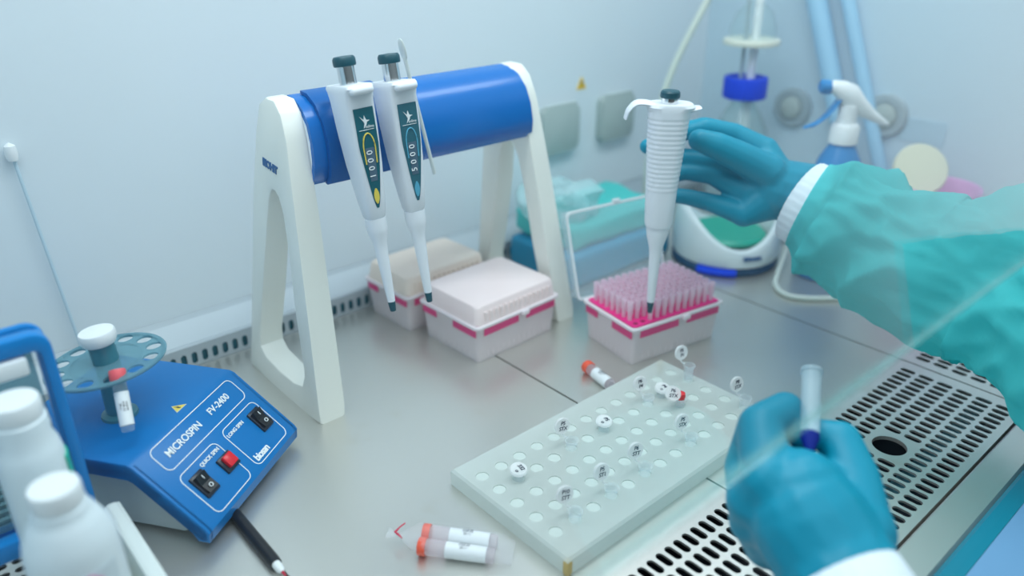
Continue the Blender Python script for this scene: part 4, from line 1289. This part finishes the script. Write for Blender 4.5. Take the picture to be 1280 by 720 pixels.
bm = bmesh.new(); lathe(bm, [(0.0001, 0.034), (0.052, 0.034), (0.0535, 0.0385), (0.049, 0.0425), (0.030, 0.041), (0.0001, 0.040)], 48); obj('cup_head', bm, M['vortex_green'], vx)
fd = Vector((-0.6, -0.68, 0)).normalized()
def around(ang, r, z):
    c, s = math.cos(ang), math.sin(ang); return Vector((fd.x * c - fd.y * s, fd.x * s + fd.y * c, 0)) * r + Vector((0, 0, z))
bm = bmesh.new(); rg = []
for k in range(9):
    a = math.radians(-42 + 5 * k)
    p = around(a, RV * .97, 0.006); nrm = p.copy(); nrm.z = 0; nrm.normalize()
    rg.append([p + nrm * 0.007 * math.cos(q) + Vector((0, 0, 0.0055 * math.sin(q))) for q in [2 * PI * i / 10 for i in range(10)]])
loft(bm, rg); obj('blue_grip', bm, M['bright_blue'], vx, label='bright blue grip')
pp = around(math.radians(14), RV * 1.003, 0.027); nn = around(math.radians(14), 1, 0)
text('maker_print', 'biosan', 0.010, basis(pp + nn * .0006, Vector((-nn.y, nn.x, 0)), (0, 0, 1), nn), M['print_blue'], vx, extrude=0.0008, bold=.0003)
bm = bmesh.new(); tube(bm, catmull([(0.897 + 0.038 - .897, 0.510 - .566, 0.036), (0.945 - .897, 0.500 - .566, 0.022), (0.900 - .897, 0.482 - .566, 0.0045), (0.862 - .897, 0.463 - .566, 0.0035), (0.845 - .897, 0.440 - .566, 0.0035), (0.852 - .897, 0.418 - .566, 0.0035), (0.885 - .897, 0.388 - .566, 0.0035), (0.925 - .897, 0.352 - .566, 0.0035), (0.97 - .897, 0.31 - .566, .0035)], 8), 0.0033, 12); obj('cord', bm, M['cord'], vx, label='white cord')

# ------------------------------------------------------------------ glass bottle with blue cap and vent filter
gb = thing('glass_bottle', 'clear glass laboratory bottle with blue cap and tubing', 'bottle', (1.010, 0.636, 0))
bm = bmesh.new()
lathe(bm, [(0.0001, 0.001), (0.040, 0.0), (0.045, 0.005), (0.045, 0.118), (0.043, 0.135), (0.036, 0.155), (0.026, 0.174), (0.0195, 0.185), (0.0185, 0.190), (0.0185, 0.208),
           (0.0165, 0.208), (0.0165, 0.190), (0.0175, 0.184), (0.024, 0.173), (0.034, 0.154), (0.041, 0.134), (0.043, 0.118), (0.043, 0.006), (0.0001, 0.0045)], 48, None, False)
obj('flask', bm, M['flask'], gb, True, 60)
bm = bmesh.new()
rg = []
for (r, z) in ((0.0290, 0.196), (0.0305, 0.198), (0.0305, 0.223), (0.0295, 0.2255), (0.0240, 0.2260), (0.0235, 0.2235), (0.004, 0.2235)):
    ring = []
    for k in range(96):
        a = 2 * PI * k / 96
        rr = r + (0.0005 if (k // 2) % 2 and r > .029 else 0)
        ring.append(Vector((rr * math.cos(a), rr * math.sin(a), z)))
    rg.append(ring)
loft(bm, rg); obj('screw_cap', bm, M['bright_blue'], gb, True, 40, 'blue ribbed cap')
bm = bmesh.new(); tube(bm, catmull([(0.004, -0.004, 0.03), (0.004, -0.004, 0.15), (0.004, -0.004, 0.226), (0.006, -0.003, 0.27), (0.012, 0.0, 0.36)], 6), 0.0062, 14); obj('dip_tube', bm, M['white'], gb)
bm = bmesh.new(); tube(bm, catmull([(-0.008, 0.004, 0.222), (-0.008, 0.004, 0.265), (-0.004, 0.006, 0.300), (0.0, 0.012, 0.36)], 6), 0.0028, 10); obj('vent_tube', bm, M['port'], gb)
FM = Matrix.Translation((0.004, 0.001, 0.2735))
bm = bmesh.new(); lathe(bm, [(0.0065, -0.003), (0.034, -0.0045), (0.0385, -0.0035), (0.0395, 0.0), (0.0385, 0.0035), (0.034, 0.0045), (0.0065, 0.003)], 48, FM); obj('filter_ring', bm, M['filter'], gb, True, 60)
bm = bmesh.new(); lathe(bm, [(0.032, 0.004), (0.031, 0.020), (0.024, 0.040), (0.012, 0.052), (0.008, 0.055)], 40, FM, False); obj('filter_dome', bm, M['flask'], gb, True, 60)
hose('drain_hose', [(0.985, 0.655, 0.400), (0.945, 0.685, 0.300), (0.920, 0.705, 0.220), (0.905, 0.715, 0.130), (0.905, 0.718, 0.050), (0.925, 0.722, 0.0065), (0.965, 0.725, 0.006)], 0.0048, M['tube_yellow'], 'straw-coloured hose looping down left of the glass bottle', 'hose')

# ------------------------------------------------------------------ spray bottle
sp = thing('spray_bottle', 'blue spray bottle with a white trigger head', 'bottle', (0.945, 0.448, 0), math.atan2(-0.663, 0.749))
bm = bmesh.new(); lathe(bm, [(0.0001, 0.0), (0.030, 0.0), (0.034, 0.004), (0.034, 0.112), (0.0315, 0.135), (0.0245, 0.158), (0.0170, 0.172), (0.0145, 0.178), (0.0145, 0.184), (0.0001, 0.184)], 40); obj('bottle_body', bm, M['spray_blue'], sp, True, 50)
bm = bmesh.new(); lathe(bm, [(0.0001, 0.178), (0.0175, 0.178), (0.0175, 0.198), (0.0150, 0.202), (0.0001, 0.202)], 36); obj('collar', bm, M['white'], sp)
# head: local x points to the nozzle side (left in the view = -x)
bm = bmesh.new(); rg = []
for (s, z, hx_, hz) in ((-0.030, 0.2325, .0055, .0055), (-0.022, 0.2335, .0085, .0085), (-0.008, 0.226, .0105, .0150), (0.006, 0.219, .0105, .0170), (0.018, 0.209, .0090, .0120), (0.032, 0.199, .0075, .0075), (0.044, 0.192, .0060, .0050), (0.052, 0.189, .0035, .0028)):
    rg.append([Vector((s, hx_ * math.cos(q), z + 0.012 + hz * math.sin(q))) for q in [2 * PI * k / 18 for k in range(18)]])
loft(bm, rg); obj('trigger_head', bm, M['white'], sp, True, 60)
bm = bmesh.new(); lathe(bm, [(0.0125, 0.198), (0.0115, 0.224), (0.0001, 0.224)], 24); obj('head_neck', bm, M['white'], sp)
bm = bmesh.new(); lathe(bm, [(0.0001, 0.0), (0.0085, 0.0), (0.0085, 0.010), (0.0060, 0.0125), (0.0001, 0.0125)], 20, basis((-0.027, 0, 0.2455), (0, 1, 0), (0, 0, 1), (-1, 0, 0.1))); obj('nozzle', bm, M['spray_blue'], sp)
bm = bmesh.new(); rg = []
for (x, z, w, h) in ((-0.012, 0.220, .008, .008), (-0.020, 0.206, .008, .0095), (-0.028, 0.196, .0075, .0085), (-0.038, 0.188, .0065, .006), (-0.050, 0.184, .004, .0025)):
    rg.append([Vector((x + h * math.sin(q) * .7, w * math.cos(q), z + 0.013 + h * math.sin(q) * .7)) for q in [2 * PI * k / 14 for k in range(14)]])
loft(bm, rg); obj('trigger', bm, M['spray_blue'], sp, True, 60, 'blue trigger')

# ------------------------------------------------------------------ mauve tub with cream lid
mt_ = thing('plastic_tub', 'mauve plastic tub with a tilted round cream lid by the side wall', 'tub', (1.058, 0.362, 0))
bm = bmesh.new(); lathe(bm, [(0.0001, 0.0), (0.036, 0.0), (0.039, 0.004), (0.045, 0.108), (0.049, 0.116), (0.0475, 0.119), (0.0435, 0.116), (0.037, 0.006), (0.0001, 0.004)], 48, None); obj('tub_body', bm, M['mauve'], mt_, True, 50)
nv = Vector((-0.62, -0.58, 0.53)).normalized(); xv, yv, zv = frame_z(nv)
bm = bmesh.new(); lathe(bm, [(0.0001, -0.004), (0.030, -0.004), (0.0335, -0.002), (0.034, 0.003), (0.032, 0.0055), (0.0001, 0.006)], 48, basis((-0.022, 0.022, 0.1385), xv, yv, zv)); obj('lid', bm, M['cream'], mt_, True, 50, 'cream round lid')

# ------------------------------------------------------------------ person: two gloved hands, cuffs and gown sleeves
person = thing('person', 'person in a pale teal gown and blue-green gloves, holding a pipette and a tube', 'person', (0, 0, 0))
def chain(bm, pts):
    for a, b in zip(pts, pts[1:]):
        capsule(bm, a[:3], b[:3], a[3], b[3])
def links(bm, a, bs, r0):
    for b in bs:
        capsule(bm, a, b[:3], r0, b[3] * 1.05)
# right hand
thumbR = [(0.6948, 0.3997, 0.2008, 0.018), (0.6695, 0.4177, 0.2173, 0.0155), (0.649, 0.4329, 0.2292, 0.0135), (0.6358, 0.4438, 0.2349, 0.011)]
indexR = [(0.7108, 0.4165, 0.2149, 0.015), (0.6933, 0.4422, 0.2311, 0.0115), (0.668, 0.4621, 0.239, 0.0105), (0.6537, 0.4786, 0.2334, 0.0095), (0.6328, 0.4875, 0.2229, 0.009), (0.6156, 0.4909, 0.2228, 0.008)]
middleR = [(0.6959, 0.4181, 0.1965, 0.015), (0.6728, 0.4516, 0.2054, 0.011), (0.6582, 0.4729, 0.2071, 0.01), (0.6414, 0.4863, 0.2048, 0.0085)]
ringR = [(0.6871, 0.4144, 0.178, 0.015), (0.6686, 0.4469, 0.1921, 0.01), (0.6542, 0.4684, 0.1944, 0.0095), (0.6367, 0.4811, 0.1899, 0.008)]
pinkyR = [(0.6781, 0.4103, 0.1589, 0.014), (0.6595, 0.4391, 0.1669, 0.0095), (0.6467, 0.4601, 0.1705, 0.0085), (0.6326, 0.474, 0.1727, 0.0075)]
wR, pR = Vector((0.7378, 0.38, 0.1711)), Vector((0.7096, 0.3968, 0.1817))
bm = bmesh.new()
for c in (thumbR, indexR, middleR, ringR, pinkyR):
    chain(bm, c)
capsule(bm, wR, pR, 0.034, 0.030)
capsule(bm, wR + Vector((0.010, -0.02, -0.004)), wR, 0.034, 0.034)
links(bm, pR, [thumbR[0], indexR[0], middleR[0], ringR[0], pinkyR[0]], 0.026)
links(bm, pR + Vector((-.004, .004, .012)), [indexR[0], middleR[0]], 0.022)
links(bm, pR + Vector((-.004, .002, -.012)), [ringR[0], pinkyR[0]], 0.022)
fused('gloved_hand', bm, 0.0014, 12, M['glove'], person, 'right gloved hand around the pipette')
# left hand
indexL = [(0.3794, 0.1885, 0.1131, 0.018), (0.4049, 0.2129, 0.1292, 0.0145), (0.4327, 0.2111, 0.1302, 0.0125), (0.4310, 0.1965, 0.1185, 0.0108)]
middleL = [(0.3767, 0.1943, 0.0951, 0.017), (0.4006, 0.2171, 0.0945, 0.0135), (0.4285, 0.2187, 0.0895, 0.012), (0.4403, 0.2067, 0.0869, 0.0105)]
ringL = [(0.3818, 0.1931, 0.0766, 0.017), (0.4147, 0.2098, 0.0675, 0.013), (0.4371, 0.2107, 0.0652, 0.0115), (0.4438, 0.1995, 0.0684, 0.01)]
pinkyL = [(0.3907, 0.1865, 0.0553, 0.016), (0.4243, 0.1971, 0.0489, 0.0115), (0.4408, 0.1977, 0.0497, 0.0105), (0.4458, 0.189, 0.0546, 0.009)]
thumbL = [(0.4079, 0.1397, 0.0872, 0.022), (0.4319, 0.1581, 0.1033, 0.0175), (0.4455, 0.1765, 0.1166, 0.0142), (0.4405, 0.1860, 0.1190, 0.0112)]
palmL = [(0.3831, 0.1417, 0.0789, 0.036), (0.3871, 0.1623, 0.0939, 0.036), (0.3916, 0.1721, 0.104, 0.03)]
wL = Vector((0.3730, 0.1240, 0.0730))
bm = bmesh.new()
for c in (thumbL, indexL, middleL, ringL, pinkyL):
    chain(bm, c)
chain(bm, [tuple(wL) + (0.036,)] + palmL)
for fa, fb in ((indexL, middleL), (middleL, ringL), (ringL, pinkyL)):
    for k in (0, 1):
        chain(bm, [fa[k], fb[k]])
capsule(bm, thumbL[0][:3], indexL[0][:3], 0.020, 0.017)
capsule(bm, thumbL[1][:3], indexL[0][:3], 0.012, 0.014)
links(bm, Vector(palmL[1][:3]), [indexL[0], middleL[0], ringL[0], pinkyL[0], thumbL[0]], 0.030)
fused('gloved_hand', bm, 0.0014, 26, M['glove'], person, 'left gloved hand pinching a clear tube')

from mathutils import noise
def sleeve(path, name, mat, seed, fold=0.010, n=110, sub=18, caps=True, squash=1.0):
    P = [Vector(p[:3]) for p in path]
    Rr = [p[3] for p in path]
    pts = catmull(P, sub)
    rad = []
    for i in range(len(path) - 1):
        for k in range(sub):
            t = k / sub; t = t * t * (3 - 2 * t)
            rad.append(Rr[i] + (Rr[i + 1] - Rr[i]) * t)
    rad.append(Rr[-1])
    rings = []
    tot = len(pts)
    for i, p in enumerate(pts):
        x, y, z = frame_z(pts[min(i + 1, tot - 1)] - pts[max(i - 1, 0)])
        ring = []
        amp = fold * min(1.0, i / 14.0)
        for k in range(n):
            a = 2 * PI * k / n
            q = p + (x * math.cos(a) + y * math.sin(a)) * rad[i]
            q2 = Vector((q.x + 0.5 * q.z, q.y * 0.45 + 0.3 * q.z, q.z - 0.4 * q.y))
            w = noise.noise(q * 14 + Vector((seed, 0, 0))) * 0.9 + (0.28 - abs(noise.noise(q2 * 30 + Vector((0, seed, 0))))) * 1.3 + (0.2 - abs(noise.noise(q2 * 55 + Vector((seed, seed, 0))))) * 0.5 + 0.3 * math.sin(3 * a + i * 0.22)
            ring.append(p + (x * math.cos(a) + y * math.sin(a) * squash) * (rad[i] + amp * w))
        rings.append(ring)
    bm = bmesh.new(); loft(bm, rings, False)
    return obj(name, bm, mat, person, True, 180)
sleeveR = [(0.7300, 0.3700, 0.1655, 0.0455), (0.7373, 0.3421, 0.157, 0.0585), (0.7369, 0.2902, 0.1442, 0.0580), (0.7267, 0.2355, 0.1367, 0.0630), (0.7276, 0.1781, 0.1403, 0.0720), (0.7106, 0.1163, 0.1254, 0.0780), (0.6718, 0.037, 0.100, 0.074)]
s1 = sleeve(sleeveR, 'gown_sleeve', M['gown'], 3.0, 0.017)
def cuff(p, d, r, ln, flare, label):
    bm = bmesh.new(); x, y, z = frame_z(d)
    prof = [(r * .93, 0.0), (r, 0.0015), (r * 1.02, ln * .5), (r * flare, ln), (r * flare * .95, ln), (r * .94, ln * .4), (r * .90, 0.001)]
    rg = []
    for (rr, zz) in prof:
        ring = []
        for k in range(96):
            a = 2 * PI * k / 96
            q = rr + 0.0005 * math.sin(a * 32)
            ring.append(Vector(p) + z * zz + (x * math.cos(a) + y * math.sin(a)) * q)
        rg.append(ring)
    loft(bm, rg, False)
    return obj('cuff', bm, M['cuff'], person, True, 60, label)
cuff((0.7290, 0.3800, 0.1685), Vector((0.004, -0.045, -0.013)), 0.0425, 0.030, 1.06, 'white knit cuff on the right wrist')
cuff((0.3660, 0.1320, 0.0795), Vector((-0.02, -0.05, -0.022)), 0.0400, 0.040, 1.05, 'white knit cuff on the left wrist')
s2 = sleeve([(0.3530, 0.0990, 0.0650, 0.041), (0.352, 0.07, 0.055, 0.052), (0.365, 0.03, 0.048, 0.06), (0.40, -0.03, 0.04, 0.065)], 'gown_sleeve', M['gown'], 8.0, 0.005)

# tube pinched in the left hand
dl = (Vector((0.4567, 0.2100, 0.1505)) - Vector((0.4130, 0.1822, 0.1255))).normalized()
lt = thing('held_tube', 'clear tube with a dark blue cap pinched in the left-hand glove', 'tube', (0.4250, 0.1890, 0.1325))
x_, y_, z_ = frame_z(dl); W = basis((0, 0, 0), x_, y_, z_)
bm = bmesh.new(); lathe(bm, [(0.0001, -0.006), (0.0059, -0.006), (0.0063, 0.010), (0.0066, 0.040), (0.0074, 0.0405), (0.0074, 0.0430), (0.0001, 0.0432)], 26, W); obj('tube_body', bm, clear('held_tube_clear', srgb(200, 226, 236), 0.5, 0.2), lt, True, 40)
bm = bmesh.new(); lathe(bm, [(0.0001, -0.020), (0.0026, -0.019), (0.0060, -0.010), (0.0062, -0.007), (0.0001, -0.007)], 26, W); obj('blue_cap', bm, M['ink_navy'], lt, True, 40, 'dark blue cap')

# ------------------------------------------------------------------ light
w = bpy.data.worlds.new('room')
scene.world = w
w.use_nodes = True
bg = w.node_tree.nodes['Background']
bg.inputs[0].default_value = (0.80, 0.93, 1.0, 1)
# room: bright overhead, dark below; bright +x side added for sash haze
wn = w.node_tree
def wnode(t, **kw):
    n = wn.nodes.new(t)
    for k, v in kw.items():
        setattr(n, k, v)
    return n
tc = wnode('ShaderNodeTexCoord'); sx_ = wnode('ShaderNodeSeparateXYZ')
wn.links.new(tc.outputs['Generated'], sx_.inputs[0])
def wmap(sock, a, b, c, d):
    m = wnode('ShaderNodeMapRange', interpolation_type='SMOOTHSTEP')
    for i, v in zip(('From Min', 'From Max', 'To Min', 'To Max'), (a, b, c, d)):
        m.inputs[i].default_value = v
    wn.links.new(sock, m.inputs['Value'])
    return m.outputs[0]
up = wmap(sx_.outputs['Z'], -0.05, 0.45, 0.04, 0.85)
side = wmap(sx_.outputs['X'], 0.78, 0.97, 0.0, 0.8)
mxn = wnode('ShaderNodeMath', operation='MAXIMUM')
wn.links.new(up, mxn.inputs[0]); wn.links.new(side, mxn.inputs[1])
wn.links.new(mxn.outputs[0], bg.inputs[1])
def area(name, loc, size, size_y, power, col, target):
    l = bpy.data.lights.new(name, 'AREA'); l.shape = 'RECTANGLE'; l.size = size; l.size_y = size_y; l.energy = power; l.color = col
    o = bpy.data.objects.new(name, l); COL.objects.link(o); o.location = loc
    d = Vector(target) - Vector(loc); o.rotation_euler = d.to_track_quat('-Z', 'Y').to_euler()
    return o
area('cabinet_lamp', (0.45, 0.42, 0.80), 1.1, 0.16, 4.2, (0.87, 0.97, 1.0), (0.45, 0.45, 0.0))
area('room_lamp', (0.3, -0.6, 1.6), 1.2, 0.6, 2.0, (0.95, 0.98, 1.0), (0.5, 0.4, 0.0))

vs = scene.view_settings
scene.display_settings.display_device = 'sRGB'
vs.view_transform = 'Standard'
vs.look = 'None'
vs.gamma = 1.0
vs.use_curve_mapping = False
vs.exposure = 0.16
scene.cycles.max_bounces = 10
scene.cycles.transparent_max_bounces = 24
scene.cycles.sample_clamp_indirect = 4.0
